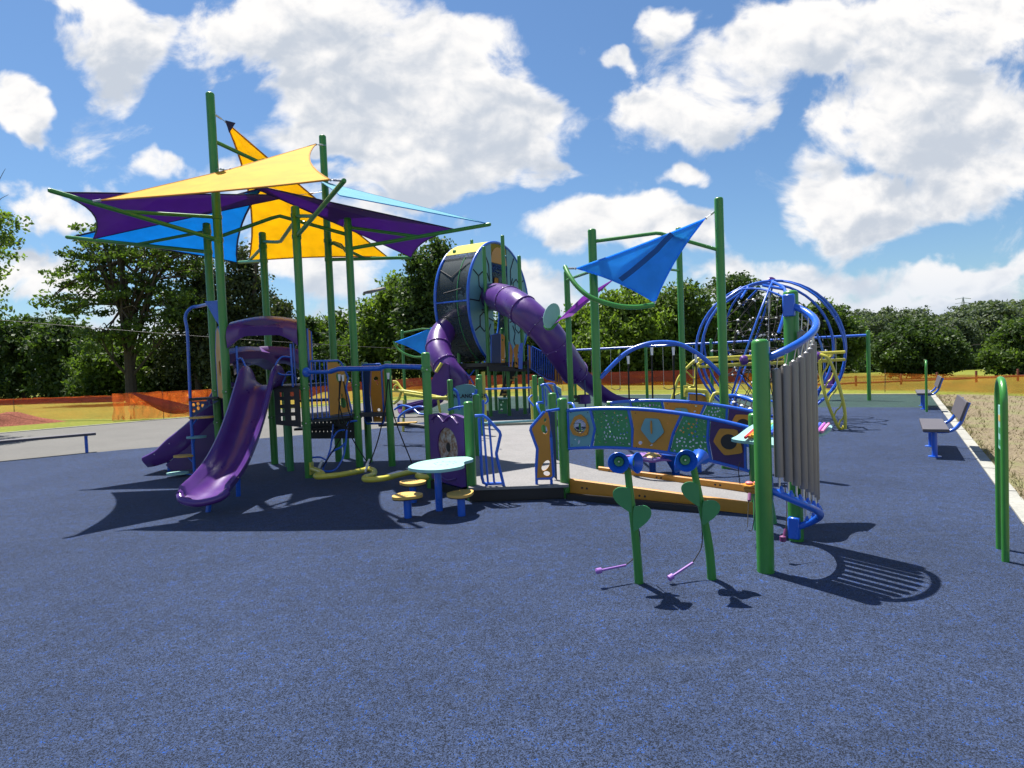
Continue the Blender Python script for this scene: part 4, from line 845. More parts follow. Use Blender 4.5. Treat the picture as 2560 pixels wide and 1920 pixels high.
# curly blue climber
m = MB().tube(cr([D(893, 1052, 10.3), D(872, 1056, 10.3), D(867, 1075, 10.3), D(864, 1110, 10.2), D(857, 1145, 10.1), D(838, 1174, 10.0), D(812, 1178, 9.9), D(808, 1170, 9.9), D(817, 1150, 9.9), D(830, 1130, 10.), D(852, 1118, 10.1), D(862, 1108, 10.2)], 5), .017, 8)
m.tube(cr([D(866, 1075, 10.3), D(845, 1078, 10.3), D(830, 1100, 10.2), D(826, 1122, 10.1), D(817, 1150, 10.)], 5), .015, 8).tube(cr([D(780, 1144, 10.), D(800, 1143, 10.), D(815, 1150, 10.)], 4), .015, 8)
m.tube([D(833, 1060, 10.4), D(827, 1120, 10.3)], .014, 8); m.build('loop_climber', bl_, T)

# ------------------------------------------------------------------ 2. ramp platform, gates and bridge
R = thing('ramp_platform', (.1, 9, 0), 'low grey ramp platform with amber kerbs, green cap posts and blue railed picture panels', 'accessible ramp')
pR2, pR3, pR4, pR5, pR10 = (-.57, 7.59), (-.62, 10.05), (.63, 7.54), (.63, 9.4), (2.62, 6.42)
q8, q9, q9b, q6, q7 = (-1.36, 13.0), (-.74, 13.0), (-.78, 14.3), (.57, 14.8), (.64, 13.0)
for q, h in ((pR2, 1.28), (pR3, 1.24), (pR4, 1.28), (pR5, 1.25), (pR10, 1.10), (q8, 1.44), (q9, 1.44), (q9b, 1.5), (q6, 1.42), (q7, 1.40), ((3.35, 7.9), 1.1)): post(q, h).build('post', gp, R)
MB().plate([[(-.60, 7.42), (.66, 7.38), (.66, 13.2), (.7, 16), (-.8, 16), (-.74, 13), (-1.25, 9.4), (-1.2, 8.45), (-.62, 7.7)]], .035, ((0, 0, .178), (1, 0, 0), (0, 1, 0))).build('deck', M['deckgrey'], R)
MB().plate([[(-.60, 7.45), (-.45, 7.60), (.6, 7.55), (.6, 7.44)]], .14, ((0, 0, .08), (1, 0, 0), (0, 1, 0))).box((-.93, 8.05, .06), (.03, 1.2, .12), rz=.64).build('fascia', M['black'], R)
MB().box((-.03, 15.0, .22), (1.5, .5, .05)).build('far_step', M['kerb'], R); MB().tube([(-.8, 14.7, .27), (.75, 14.72, .29)], .03, 8).build('step_edge', M['teal'], R)
# ramp slab to the right, falling away
a0, a1 = G(1425, 1196, .24), G(1884, 1256, .13); c0, c1 = G(1497, 1166, .24), G(1872, 1211, .13)
rm = MB(); top = [Vector((a0.x, a0.y, .19)), Vector((a1.x, a1.y, .03)), Vector((c1.x, c1.y, .03)), Vector((c0.x, c0.y, .19)), Vector((.64, 9.3, .19)), Vector((.64, 7.5, .19))]
rm.v = [tuple(p) for p in top]+[(p.x, p.y, p.z-.05) for p in top]; rm.f = [(0, 1, 2, 3, 4, 5), (11, 10, 9, 8, 7, 6)]+[(i, i+6, (i+1) % 6+6, (i+1) % 6) for i in range(6)]
rm.build('ramp', M['deckgrey'], R, smooth=False)
def kerbboard(p, q, zt0, zt1, h=.19):
    p, q = Vector((p.x, p.y, 0)), Vector((q.x, q.y, 0)); m = MB(); d = (q-p).normalized(); s = Vector((d.y, -d.x, 0))*.022; vs = []
    for (b, zt, zb) in ((p, zt0, zt0-h), (q, zt1, max(zt1-h, .0))):
        vs += [b-s+Vector((0, 0, zb)), b+s+Vector((0, 0, zb)), b+s+Vector((0, 0, zt-.01)), b+s*.5+Vector((0, 0, zt)), b-s*.5+Vector((0, 0, zt)), b-s+Vector((0, 0, zt-.01))]
    m.add(vs, [(i, (i+1) % 6, (i+1) % 6+6, i+6) for i in range(6)]+[(5, 4, 3, 2, 1, 0), (6, 7, 8, 9, 10, 11)])
    o = m.build('kerb_board', M['orange'], R, angle=25)
    for t in (.08, .11, .42, .45, .8, .83): b = p.lerp(q, t); z = (zt0-h/2)+((zt1-h/2)-(zt0-h/2))*t; MB().lathe(b-s*(-1)+Vector((0, 0, z)), [(0, -.004), (.014, 0), (.012, .006), (0, .008)], 8, s).build('bolt', M['seam'], o)
    return o
kerbboard(a0, a1, .24, .13); kerbboard(c0, c1, .24, .13, .10)
MB().plate([[(pR4[0]-.0, 7.40), (a1.x-.5, a1.y+.1), (a1.x-.5, a1.y+.2), (pR4[0], 7.5)]], .07, ((0, 0, .035), (1, 0, 0), (0, 1, 0))).build('ramp_underside', M['black'], R)
# entrance wing panels
fr = frame2((-.50, 7.48), (.62, 7.46), .19)
x_of = lambda ix: (G(ix, 1208, .19).x+.50)
def wing_pts(L): return [(x_of(ix), 1.19-.19+(0)-(iy-1034)*(.98/178)*1.0) for ix, iy in L]
w1 = [(1197, 1034), (1217, 1034), (1226, 1041), (1255, 1076), (1257, 1084), (1245, 1130), (1248, 1150), (1260, 1212)]
Wp = [(x_of(a), (1212-b_)*.0051) for a, b_ in w1]
o = MB().tube([onf(fr, s, z) for s, z in Wp], .020, 10).tube([onf(fr, x_of(1207), (1212-1040)*.0051), onf(fr, x_of(1208), .12), onf(fr, x_of(1211), .05), onf(fr, x_of(1218), .035), onf(fr, x_of(1259), .035)], .020, 10).build('gate_wing', bl_, R)
m = MB()
for ix in (1216, 1231, 1218): pass
m.tube([onf(fr, x_of(1216), .88), onf(fr, x_of(1222), .04)], .014, 8).tube([onf(fr, x_of(1230), .86), onf(fr, x_of(1237), .04)], .014, 8).tube([onf(fr, x_of(1218), .02), onf(fr, x_of(1218), -.02)], .018, 8).build('bar', bl_, o)
tag(o, 'open barred gate wing')
PB = [(1378, 1034), (1366, 1037), (1333, 1073), (1331, 1080), (1346, 1128), (1343, 1150), (1337, 1212), (1381, 1212), (1386, 1198), (1381, 1100)]
outer = [(x_of(a), (1212-b_)*.0051+.03) for a, b_ in [(1378, 1034), (1366, 1037), (1333, 1073), (1331, 1080), (1346, 1128), (1342, 1170), (1340, 1203), (1378, 1203), (1384, 1196), (1381, 1100)]]
hl = [ell(x_of(1368), (1212-1057)*.0051+.03, .016, .028, 12, -.2), ell(x_of(1365), (1212-1080)*.0051+.03, .036, .062, 16, .3), ell(x_of(1365), (1212-1170)*.0051+.03, .04, .075, 16, -.6), ell(x_of(1367), (1212-1190)*.0051+.03, .042, .03, 14, -.2)]
o = MB().plate([outer]+hl, .02, fr).build('gate_wing', M['orange'], R, angle=25); tag(o, 'solid amber gate wing')
m = MB().tube([onf(fr, s, z) for s, z in outer], .020, 10, closed=True).tube([onf(fr, x_of(1371), .93), onf(fr, x_of(1395), .945), Vector((pR4[0], pR4[1], 1.14))], .018, 8)
for ix in (1341, 1378): m.tube([onf(fr, x_of(ix), .06), onf(fr, x_of(ix), -.02)], .019, 8)
m.build('frame', bl_, o)
MB().plate([[(x_of(1384), .06), (x_of(1396), .0), (x_of(1396), .9), (x_of(1382), .9)]], .02, (fr[0]+Vector((0, .25, 0)), fr[1], fr[2])).build('blue_board', M['navy'], o)
# marble wheel panel between the first two posts
P_, Q_ = (-1.17, 8.40), (-.62, 7.66); fr = frame2(P_, Q_, .14); W = math.hypot(P_[0]-Q_[0], P_[1]-Q_[1])
outer = [(0.0, 0.02), (.1, 0), (W-.1, 0), (W, .03), (W, .85)] + [(W*(1-t), .92+.05*math.sin(PI*t)-.04*math.exp(-((t-.5)/.12)**2)) for t in np.linspace(0, 1, 14)] + [(0, .85)]
cw = (W*.52, .50)
o = MB().plate([outer, ell(cw[0], cw[1], .27, .27, 32)], .07, fr).build('wheel_panel', pu, R, angle=40); tag(o, 'purple panel holding a marbled turning wheel')
ring = [onf(fr, cw[0]+.285*math.cos(t), cw[1]+.285*math.sin(t), -.04) for t in np.linspace(0, 2*PI, 33)[:-1]]; MB().tube(ring, .022, 8, closed=True).build('rim', M['dkpurple'], o)
o2 = MB().plate([ell(cw[0], cw[1], .268, .268, 32)], .03, fr).build('wheel', M['marble'], o); MB().plate([ell(cw[0], cw[1], .05, .065, 16)], .045, fr).build('hub', M['black'], o2)
n_ = fr[1].cross(fr[2])
for (s0, s1, zc, up) in ((.1, .45, .78, 1), (.5, .85, .78, 1)): MB().tube(cr([onf(fr, W*s0, .86, .045), onf(fr, W*(s0+s1)/2, .93, .05), onf(fr, W*s1, .84, .045)], 6), .014, 8).build('moulding', pu, o)
MB().tube(cr([onf(fr, W*.3, .10, .04), onf(fr, W*.5, .05, .045), onf(fr, W*.75, .10, .04)], 6), .012, 8).build('moulding', pu, o)
MB().box(onf(fr, W*.45, -.07), (.62, .05, .10), rz=math.atan2(Q_[1]-P_[1], Q_[0]-P_[0])).build('bottom_rail', bl_, o)

# bridge rails with picture panels
def bridge(P, Q, zt, zb, panels, label, bow=.06):
    Lh = math.hypot(Q[0]-P[0], Q[1]-P[1]); fr = frame2(P, Q, 0)
    top = lambda s: zt[0]+(zt[1]-zt[0])*s/Lh+bow*4*(s/Lh)*(1-s/Lh); bot = lambda s: zb[0]+(zb[1]-zb[0])*s/Lh+bow*4*(s/Lh)*(1-s/Lh)
    ss = np.linspace(.05, Lh-.05, 30)
    o = MB().tube([onf(fr, s, top(s)) for s in ss], .024, 10).tube([onf(fr, s, bot(s)) for s in np.linspace(.05, Lh-.02, 30)], .022, 10).build('bridge_rail', bl_, R); tag(o, label)
    m = MB()
    for e in (0, Lh): 
        for z in (top(e), bot(e)): m.lathe(onf(fr, abs(e-.04), z), [(.0, -.03), (.034, -.025), (.034, .025), (0, .03)], 10, fr[1])
    m.build('coupling', gp, o)
    for (s0b, s0t, s1b, s1t, kind, k0, k1) in panels:
        s0b, s0t, s1b, s1t = [q*Lh for q in (s0b, s0t, s1b, s1t)]
        lf = [(s0b+.01, bot(s0b)+.02), ] ; rt = []
        for t, kk in ((.33, k0),): lf_m = (s0b+(s0t-s0b)*.5+k0*Lh, (bot(s0b)+top(s0t))/2)
        rt_m = (s1b+(s1t-s1b)*.5+k1*Lh, (bot(s1b)+top(s1t))/2)
        outer = [(s0b, bot(s0b)+.02)]+[(s, bot(s)+.02) for s in np.linspace(s0b, s1b, 6)[1:]]+[rt_m]+[(s, top(s)-.02) for s in np.linspace(s1t, s0t, 6)]+[lf_m]
        mx = ((s0b+s1b+s0t+s1t)/4, (bot((s0b+s1b)/2)+top((s0t+s1t)/2))/2); hw = (s1b-s0b+s1t-s0t)/4; hh = (top(mx[0])-bot(mx[0]))/2
        rr = random.Random(int(s0b*1000)+len(kind)); holes = []; col = 'teal'
        if kind == 'window': col = 'teal'; holes = [ell(mx[0]+hw*.05, mx[1]+hh*.15, hh*.36, hh*.36, 20), ell(mx[0]-hw*.15, mx[1]-hh*.68, .014, .028, 10, -.3), ell(mx[0]-hw*.5, mx[1]-hh*.55, .012, .010, 8, -.3)]
        if kind == 'drum': col = 'dkpurple'
        if kind == 'face': col = 'orange'; holes = [ell(mx[0]+hw*.80, mx[1]+hh*.72, .016, .011, 8), ell(mx[0]+hw*.72, mx[1]+hh*.40, .022, .010, 8, .5), ell(mx[0]-hw*.62, mx[1]-hh*.62, .028, .022, 10, .4), ell(mx[0]-hw*.1, mx[1]-hh*.72, .02, .008, 8, .4)]
        if kind == 'holes':
            col = 'dkgreen'; tries = 0; cs = []
            while len(cs) < 52 and tries < 3000:
                tries += 1; z_ = rr.uniform(-.90, .92); tt = (z_+1)/2; sa = s0b+(s0t-s0b)*tt+k0*Lh*(1-abs(z_)); sb = s1b+(s1t-s1b)*tt+k1*Lh*(1-abs(z_))
                s_ = rr.uniform(sa+.028, sb-.028); zz = mx[1]+hh*z_*.88
                if all((s_-a)**2+(zz-b_)**2 > .0355**2 for a, b_ in cs): cs.append((s_, zz))
            holes = [ell(a, b_, rr.uniform(.009, .0135), rr.uniform(.012, .0185), 9, rr.uniform(0, 3)) for a, b_ in cs]
        po = MB().plate([outer]+holes, .018, fr).build('panel', M[col], o, angle=25)
        if kind == 'face': tag(po, 'amber panel with a teal stone shape')
        if kind == 'holes': tag(po, 'dark green panel full of pebble holes')
        if kind == 'drum': tag(po, 'dark purple panel with a round drum'); 
        if kind == 'window': tag(po, 'teal panel with a round bubble window')
        pent = lambda a, b_, r, rot, sx=1.: [(a+r*sx*math.cos(rot+2*PI*i/5), b_+r*math.sin(rot+2*PI*i/5)) for i in range(5)]
        def rounded(pp, k=.18):
            out = []; n = len(pp)
            for i in range(n):
                a, b_, c_ = Vector(pp[i-1]), Vector(pp[i]), Vector(pp[(i+1) % n])
                out += [tuple(b_.lerp(a, k)), tuple(b_.lerp(a, k*.35).lerp(b_.lerp(c_, k*.35), .35)), tuple(b_.lerp(a, k*.35).lerp(b_.lerp(c_, k*.35), .65)), tuple(b_.lerp(c_, k))]
            return out
        f2 = (fr[0]+fr[1].cross(fr[2])*.022, fr[1], fr[2])
        cpx, cpz = mx[0]+hw*.05, mx[1]+hh*.15
        if kind in ('window', 'drum'):
            hx = [(-.9, -.1), (-.45, .75), (.1, .98), (.55, .6), (.8, .0), (.65, -.7), (.05, -.85), (-.6, -.72)] if kind == 'window' else [(-.98, .0), (-.55, .85), (.55, .8), (.85, -.7), (-.3, -.9)]
            sc_ = hh*.64 if kind == 'window' else hh*.72
            if kind == 'drum': cpx, cpz = mx[0]+.01, mx[1]+hh*.12
            hxp = [(cpx+a*sc_, cpz+b_*sc_) for a, b_ in hx]
            MB().plate([rounded(hxp, .22), ell(cpx, cpz, hh*.36, hh*.36, 24)], .022, f2).build('surround', M['orange'], po, angle=30)
            if kind == 'drum': MB().plate([ell(cpx, cpz, hh*.36, hh*.36, 24)], .015, f2).build('drum_skin', M['black'], po)
            else:
                q = fr[1].cross(fr[2]); mb = MB().lathe(onf(fr, cpx, cpz, .005), [(hh*.36, 0), (hh*.33, .03), (hh*.22, .06), (hh*.1, .072), (.0001, .075)], 20, q); mb.build('bubble', GLASS, po)
        if kind == 'face':
            hxp = [(mx[0]+a*hw*.75, mx[1]+hh*.05+b_*hh*.75) for a, b_ in ((-.45, .75), (.4, .72), (.72, -.15), (-.05, -.95), (-.75, .0))]
            MB().plate([rounded(hxp, .2), ], .02, f2).build('stone_shape', M['teal'], po, angle=30)
            MB().plate([ell(mx[0]-.01, mx[1]+hh*.18, .011, hh*.34, 14)], .014, (f2[0]+fr[1].cross(fr[2])*.018, fr[1], fr[2])).build('pointer', M['orange'], po)
        m = MB()
        for s_, z_ in [(mx[0]+a*hw*.8, mx[1]+b_*hh*.85) for a, b_ in ((-1, 1), (1, 1), (-1, -1), (1, -1))]: m.lathe(onf(fr, s_, z_, .009), [(.007, 0), (.006, .004), (0, .005)], 8, fr[1].cross(fr[2]))
        if kind != 'holes': m.build('bolt', M['seam'], po)
        MB().tube([onf(fr, s1b, bot(s1b)), onf(fr, *rt_m), onf(fr, s1t, top(s1t))], .017, 8).build('divider', bl_, po)
    MB().tube([onf(fr, .075, bot(.08)), onf(fr, .075, top(.08))], .018, 8).build('divider', bl_, o)
    return o
def glassm():
    m = bpy.data.materials.new('clear_bubble'); m.use_nodes = True; b = m.node_tree.nodes['Principled BSDF']; b.inputs['Transmission Weight'].default_value = 1.; b.inputs['Roughness'].default_value = .05; b.inputs['IOR'].default_value = 1.1; return m
GLASS = glassm()
BP = [(.04, .04, .165, .165, 'window', 0, .025), (.18, .18, .395, .38, 'holes', .022, .012), (.40, .395, .585, .66, 'face', .012, -.01), (.595, .67, .795, .79, 'holes', -.01, -.012), (.805, .80, .955, .955, 'drum', -.012, 0)]
B = frame2(pR4, pR10, 0)
bridge(pR4, pR10, (1.105, .92), (.62, .44), BP, 'near arched railing of the bridge', .115)
bridge((1.42, 8.95), (3.35, 7.9), (1.08, .93), (.62, .45), [BP[0], BP[1], BP[2], BP[3], BP[4]], 'far arched railing of the bridge', .10)
# second gate: sign boards, pale yellow arch and rails
def sign(P, Q, z0, pts, label, text=None):
    fr = frame2(P, Q, z0); o = MB().plate([pts], .018, fr).build('sign_board', M['teal'], R, angle=25); tag(o, label)
    if text:
        cu = bpy.data.curves.new('lettering', 'FONT'); cu.body = text; cu.size = .125; cu.extrude = .003; cu.align_x = 'CENTER'; cu.space_character = 1.05; cu.offset = .003
        to = bpy.data.objects.new('tmp', cu); sc.collection.objects.link(to); dg = bpy.context.evaluated_depsgraph_get(); me = bpy.data.meshes.new_from_object(to.evaluated_get(dg))
        bpy.data.objects.remove(to); me.materials.clear(); me.materials.append(M['seam'])
        c_ = onf(fr, max(p[0] for p in pts)*.52, max(p[1] for p in pts)*.56, .013); q = Matrix((fr[1], fr[2], fr[1].cross(fr[2]))).transposed()
        me.transform(Matrix.Translation(c_-Vector(R.location)) @ q.to_4x4()); lo = bpy.data.objects.new('lettering', me); sc.collection.objects.link(lo); lo.parent = o
    return o, fr
sp0, sp1 = D(1133, 1000, 13.3), D(1205, 1000, 13.0)
sign((sp0.x, sp0.y), (sp1.x, sp1.y), .62, [(0, 0), (.64, 0), (.64, .60), (.5, .68), (.3, .70), (.1, .66), (0, .58)], 'teal board lettered SIGN LANGUAGE', 'SIGN LANGUAGE')
sp0, sp1 = D(1362, 1000, 12.6), D(1412, 1000, 12.3)
o, fr = sign((sp0.x, sp0.y), (sp1.x, sp1.y), .55, [(0, 0), (.42, 0), (.42, .62), (.3, .68), (.1, .71), (0, .7)], 'teal board with wavy line drawings')
m = MB()
for z_, a in ((.52, .035), (.36, .025), (.28, .03)): m.tube(cr([onf(fr, .18+.24*t, z_+a*math.sin(t*12), .011) for t in np.linspace(0, 1, 12)], 2), .006, 5)
m.build('wavy_lines', M['seam'], o)
for (x0, y0, x1, y1, d0, nm) in ((1133, 972, 1148, 1010, 12.6, 0), (1190, 973, 1183, 1010, 12.6, 0)):
    MB().tube(cr([D(x0, y0, d0), D((x0+x1)/2+3, (y0+y1)/2-8, d0), D(x1, y1, d0), D(x1, y1+14, d0)], 5), .03, 10).build('rail_post', bl_, R)
panel(R, D(1181, 1000, 12.3).xy, D(1192, 1000, 12.0).xy, [(0, 0), (.12, 0), (.10, .38), (.05, .4)], [], M['orange'], .75)
wl = [(1352, 965), (1362, 961), (1370, 968), (1380, 985), (1394, 1010)]
MB().tube(cr([D(x, y, 12.0) for x, y in wl], 5), .026, 10).build('handrail', bl_, R)
MB().tube(cr([D(1352, 963, 12.2), D(1384, 960, 12.2), D(1392, 980, 12.2), D(1398, 1005, 12.2)], 4), .02, 10).build('handrail', bl_, R); MB().tube([D(1356, 968, 12), D(1358, 1010, 12)], .018, 8).build('handrail', bl_, R); MB().tube([D(1363, 972, 12), D(1366, 1015, 12)], .014, 8).build('handrail', bl_, R)
panel(R, D(1372, 1000, 12.1).xy, D(1397, 1000, 11.9).xy, [(0.02, .15), (.20, -.08), (.17, .2), (.10, .42), (0, .43)], [], M['orange'], .85, frame=False)
MB().tube(cr([D(1355, 1006, 10.8), D(1343, 1008, 10.7), D(1345, 1020, 10.6), D(1357, 1044, 10.5)], 4), .022, 10).build('handrail', bl_, R); MB().tube(cr([D(1421, 1008, 9.6), D(1432, 1010, 9.5), D(1438, 1026, 9.4)], 4), .02, 10).build('handrail', bl_, R); MB().tube(cr([D(1330, 988, 13.5), D(1322, 998, 13.4), D(1334, 1015, 13.3)], 4), .02, 8).build('handrail', bl_, R)
MB().tube(cr([D(1120, 1025, 11), D(1140, 1019, 11), D(1163, 1016, 11)], 4), .02, 8).build('handrail', bl_, R); MB().tube(cr([D(1207, 1011, 9.9), D(1208, 1000, 9.9), D(1208, 1035, 9.9)], 2), .02, 8).build('handrail', bl_, R); MB().tube(cr([D(1213, 1010, 11), D(1220, 1000, 11), D(1214, 985, 11)], 4), .02, 8).build('handrail', bl_, R)
for ix, yt in ((1211, 930), (1331, 951)):
    g_ = D(ix, 1000, 15.2); MB().tube([(g_.x, g_.y, 0), (g_.x, g_.y, Zat(g_, yt))], .045 if ix < 1300 else .05, 10).build('arch_post', M['paleyellow'], R)
MB().tube([D(1213, 973, 15.0), D(1328, 969, 15.0)], .022, 8).build('crossbar', bl_, R)
# low curved black edge with blue hoops beyond the rope gap
EB = [D(948, 1062, 13.5), D(1000, 1060, 13.3), D(1068, 1068, 12.8)]
MB().tube(cr(EB, 6), .045, 8).tube([D(985, 1043, 13.6), D(1066, 1042, 13.2)], .015, 6).build('curved_edge', M['black'], R)
MB().box(D(1018, 1057, 13.2)+Vector((0, .0, .0)), (.42, .2, .03), rz=-.05).build('edge_board', M['seat'], R)
m = MB().tube(cr([D(986, 1024, 13.8), D(1005, 1014, 13.7), D(1030, 1020, 13.5), D(1048, 1034, 13.3), D(1068, 1036, 13.2)], 5), .024, 10)
m.tube(cr([D(996, 1056, 13.3), D(998, 1042, 13.3), D(1015, 1028, 13.3), D(1045, 1017, 13.2), D(1066, 1020, 13.1)], 5), .026, 10).tube([D(1011, 1030, 13.4), D(1011, 1045, 13.4)], .018, 8); m.build('blue_hoop', bl_, R)
# ------------------------------------------------------------------ 3. tall drum tower with tube slides
W = thing('slide_tower', (0, 20, 0), 'tall turtle-shell drum tower with two purple tube slides and a blue railed stair', 'play structure')
c_ = D(1252, 762, 21.3); tz = c_.z; RAD = 2.20
nB = Vector((.88, -.47, 0)).normalized()          # outward normal of the near disc
DC = Vector((c_.x, 21.3, tz)); ex = Vector((0, 0, 1)).cross(nB).normalized()   # in-plane horizontal
def dp(a, r, off=0.): return DC+ex*(r*math.cos(a))+Vector((0, 0, r*math.sin(a)))+nB*off
wdt = 1.3
for q in ((1227, 1041, 616), (1274, 1039, 588), (1313, 1035, 639)):
    g_ = G(q[0], q[1]); post((g_.x, g_.y), Zat(g_, q[2]), .0635).build('post', gp, W)
for ix, yt, dd in ((1152, 625, 20.6), (1196, 599, 22.5), (1262, 820, 22.5), (1240, 900, 22.2), (1292, 892, 21.5)):
    g_ = D(ix, 1000, dd); post((g_.x, g_.y), Zat(g_, yt), .06).build('post', gp, W)
AN = [2*PI*i/56 for i in range(56)]
for off, nm in ((0, 'rim'), (-wdt, 'rim')): MB().tube([dp(a, RAD, off) for a in AN], .05, 10, closed=True).build(nm, bl_, W)
# shell of the drum: dark see-through mesh, pale yellow roof
def meshmat(name, col, alpha):
    m = bpy.data.materials.new(name); m.use_nodes = True; nt = m.node_tree; nt.nodes.clear(); out = nd(nt, 'ShaderNodeOutputMaterial')
    b = nd(nt, 'ShaderNodeBsdfPrincipled'); b.inputs['Base Color'].default_value = (*col, 1); b.inputs['Roughness'].default_value = .7; b.inputs['Specular IOR Level'].default_value = .12
    ge = nd(nt, 'ShaderNodeNewGeometry'); v_ = nd(nt, 'ShaderNodeTexNoise', inp={'Scale': 5., 'Detail': 4.}); lk(nt, ge.outputs['Position'], v_.inputs['Vector'])
    a = mrange(nt, v_.outputs['Fac'], .3, .7, alpha-.06, alpha+.06, 'LINEAR')
    t = nd(nt, 'ShaderNodeBsdfTransparent'); mx = nd(nt, 'ShaderNodeMixShader'); lk(nt, a, mx.inputs[0]); lk(nt, t.outputs[0], mx.inputs[1]); lk(nt, b.outputs[0], mx.inputs[2]); lk(nt, mx.outputs[0], out.inputs[0]); return m
M['mesh'] = meshmat('perforated_dark_steel', (.040, .056, .068), .80)
M['mesh2'] = meshmat('perforated_navy_steel', (.02, .05, .16), .75)
def shell(a0, a1, matl, name, r=RAD-.02, th=.012):
    g = [[dp(a, r, -t*wdt) for t in (0, .25, .5, .75, 1)] for a in np.linspace(a0, a1, 22)]
    return MB().sheet(g, th).build(name, matl, W, angle=70)
# angle 0 = +ex ; which side is left in the picture?
sx = -1 if ex.x > 0 else 1
aL = PI if ex.x > 0 else 0
shell(PI*.5+.72, PI*1.5-.42, M['mesh'], 'drum_mesh')
shell(PI*.5-.50, PI*.5+.72, M['paleyellow'], 'drum_roof', RAD+.03, .03)
shell(-PI*.5+.42, PI*.5-.5, M['mesh'], 'drum_mesh')
MB().tube([dp(PI, RAD, 0), dp(PI, RAD, -wdt)], .03, 8).build('cross_tube', bl_, W)
m = MB()
for k in range(26): x_ = k/25; m.tube([dp(PI*.5+.72, RAD+.03, -x_*wdt), dp(PI*.5+.82, RAD+.02, -x_*wdt)], .016, 4)
m.build('roof_fringe', M['steel'], W)
for k, (a0, t0, a1, t1) in enumerate(((2.5, .1, 2.75, .55), (2.75, .55, 2.6, .95), (2.95, .2, 3.0, .75), (3.35, .15, 3.38, .5), (3.7, .5, 3.5, .9), (3.9, .1, 3.88, .6))):
    MB().tube([dp(a0+(a1-a0)*t, RAD+.005, -(t0+(t1-t0)*t)*wdt) for t in (0, .5, 1)], .012, 4).build('net_cord', M['seam'], W)
for t in (.33,): MB().tube([dp(a, RAD-.01, -t*wdt) for a in np.linspace(PI*.5+.6, PI*1.5-.42, 16)], .018, 6).build('shell_rib', M['dkgreen'], W)
# end disc: teal shell plates with an open middle bay
def ring_seg(a0, a1, ri, ro, matl, name, off=.0, th=.03):
    fr = (DC+nB*off, ex, Vector((0, 0, 1))); pts = [(ro*math.cos(a), ro*math.sin(a)) for a in np.linspace(a0, a1, 20)]+[(ri(a)*math.cos(a), ri(a)*math.sin(a)) for a in np.linspace(a1, a0, 20)]
    return MB().plate([pts], th, fr).build(name, matl, W, angle=20)
fr = (DC, ex, Vector((0, 0, 1))); s = 1 if ex.x > 0 else -1
def half(side):
    x0 = .58; ro = RAD-.04; a = math.acos(x0/ro); pts = [(ro*math.cos(t)*side, ro*math.sin(t)) for t in np.linspace(-a, a, 26)]
    return pts if side > 0 else list(reversed(pts))
def cracks(parent, lst):
    for L_ in lst: MB().tube([DC+ex*x+Vector((0, 0, z))+nB*.02 for x, z in L_], .022, 5).build('shell_line', M['seam'], parent)
oL = MB().plate([half(-1)], .03, fr).build('shell_plate', M['teal'], W, angle=20); oR = MB().plate([half(1)], .03, fr).build('shell_plate', M['teal'], W, angle=20)
def hexes(side):
    out = []
    for k, a in enumerate((1.02, .52, .02, -.48, -.98)):
        rc_ = 1.42 if k % 2 else 1.22; cx_, cz_ = rc_*math.cos(a), rc_*math.sin(a); r_ = .30
        if abs(cx_) < .6: cx_ = .75
        hx = [(side*(cx_+r_*math.cos(PI/3*i+a)), cz_+r_*1.1*math.sin(PI/3*i+a)) for i in range(6)]
        out.append(hx+[hx[0]] if k % 2 else hx)
        out.append([hx[0], (side*(RAD-.1)*math.cos(a), (RAD-.1)*math.sin(a))])
        out.append([hx[3], (side*.60, cz_*.92)])
    return [[p for p in L_ if math.hypot(*p) < RAD-.05 and abs(p[0]) > .56] for L_ in out]
cracks(oL, [q for q in hexes(-1) if len(q) > 1]); cracks(oR, [q for q in hexes(1) if len(q) > 1])
fm = (DC-nB*.02, ex, Vector((0, 0, 1)))
MB().plate([[(-.57, 1.06), (.57, 1.06), (.57, 1.42), (-.57, 1.42)]]+holes_grid(-.5, .5, 1.1, 1.38, 10, 3, .03, .02, 3), .03, fm).build('bay_panel', M['mesh2'], W)
MB().plate([[(-.56, 1.46)]+[(.56*-math.cos(t), 1.46+.58*math.sin(t)) for t in np.linspace(.0, PI, 16)]], .035, fm).build('bay_top', M['orange'], W, angle=20)
for x0 in (-.42, .12): MB().plate([[(x0, .55), (x0+.3, .55), (x0+.26, .8), (x0+.3, 1.02), (x0+.05, 1.02), (x0-.02, .8)]], .03, (DC-nB*.3, ex, Vector((0, 0, 1)))).build('bay_board', M['orange'], W, angle=20)
MB().plate([[(-.55, .4), (.55, .4), (.55, 1.06), (-.55, 1.06)]], .02, (DC-nB*.36, ex, Vector((0, 0, 1)))).build('bay_panel', M['navy'], W)
# tube slides
def tube_slide(path, r, name, rings, r1=None, label=None):
    P = cr(path, 8); o = MB().tube(P, r, 20, taper=r1).build(name, pu, W, angle=60); m = MB(); n = len(P)
    for t in rings:
        i = int(t*(n-1)); p = P[i]; d = (P[min(i+1, n-1)]-P[max(i-1, 0)]).normalized(); rr_ = r+((r1 or r)-r)*t
        mm_ = MB().lathe(p-d*.035, [(rr_-.01, 0), (rr_+.025, .005), (rr_+.03, .03), (rr_+.025, .055), (rr_-.01, .06)], 24, d); co_ = mm_.build('collar', pu, o)
        e1 = d.orthogonal().normalized(); e2 = d.cross(e1)
        for q_ in range(10): qa = q_*2*PI/10; rd = e1*math.cos(qa)+e2*math.sin(qa); MB().lathe(p+rd*(rr_+.02), [(.018, 0), (.014, .012), (0, .016)], 6, rd).build('bolt', M['steel'], co_)
    if label: tag(o, label)
    return o, P
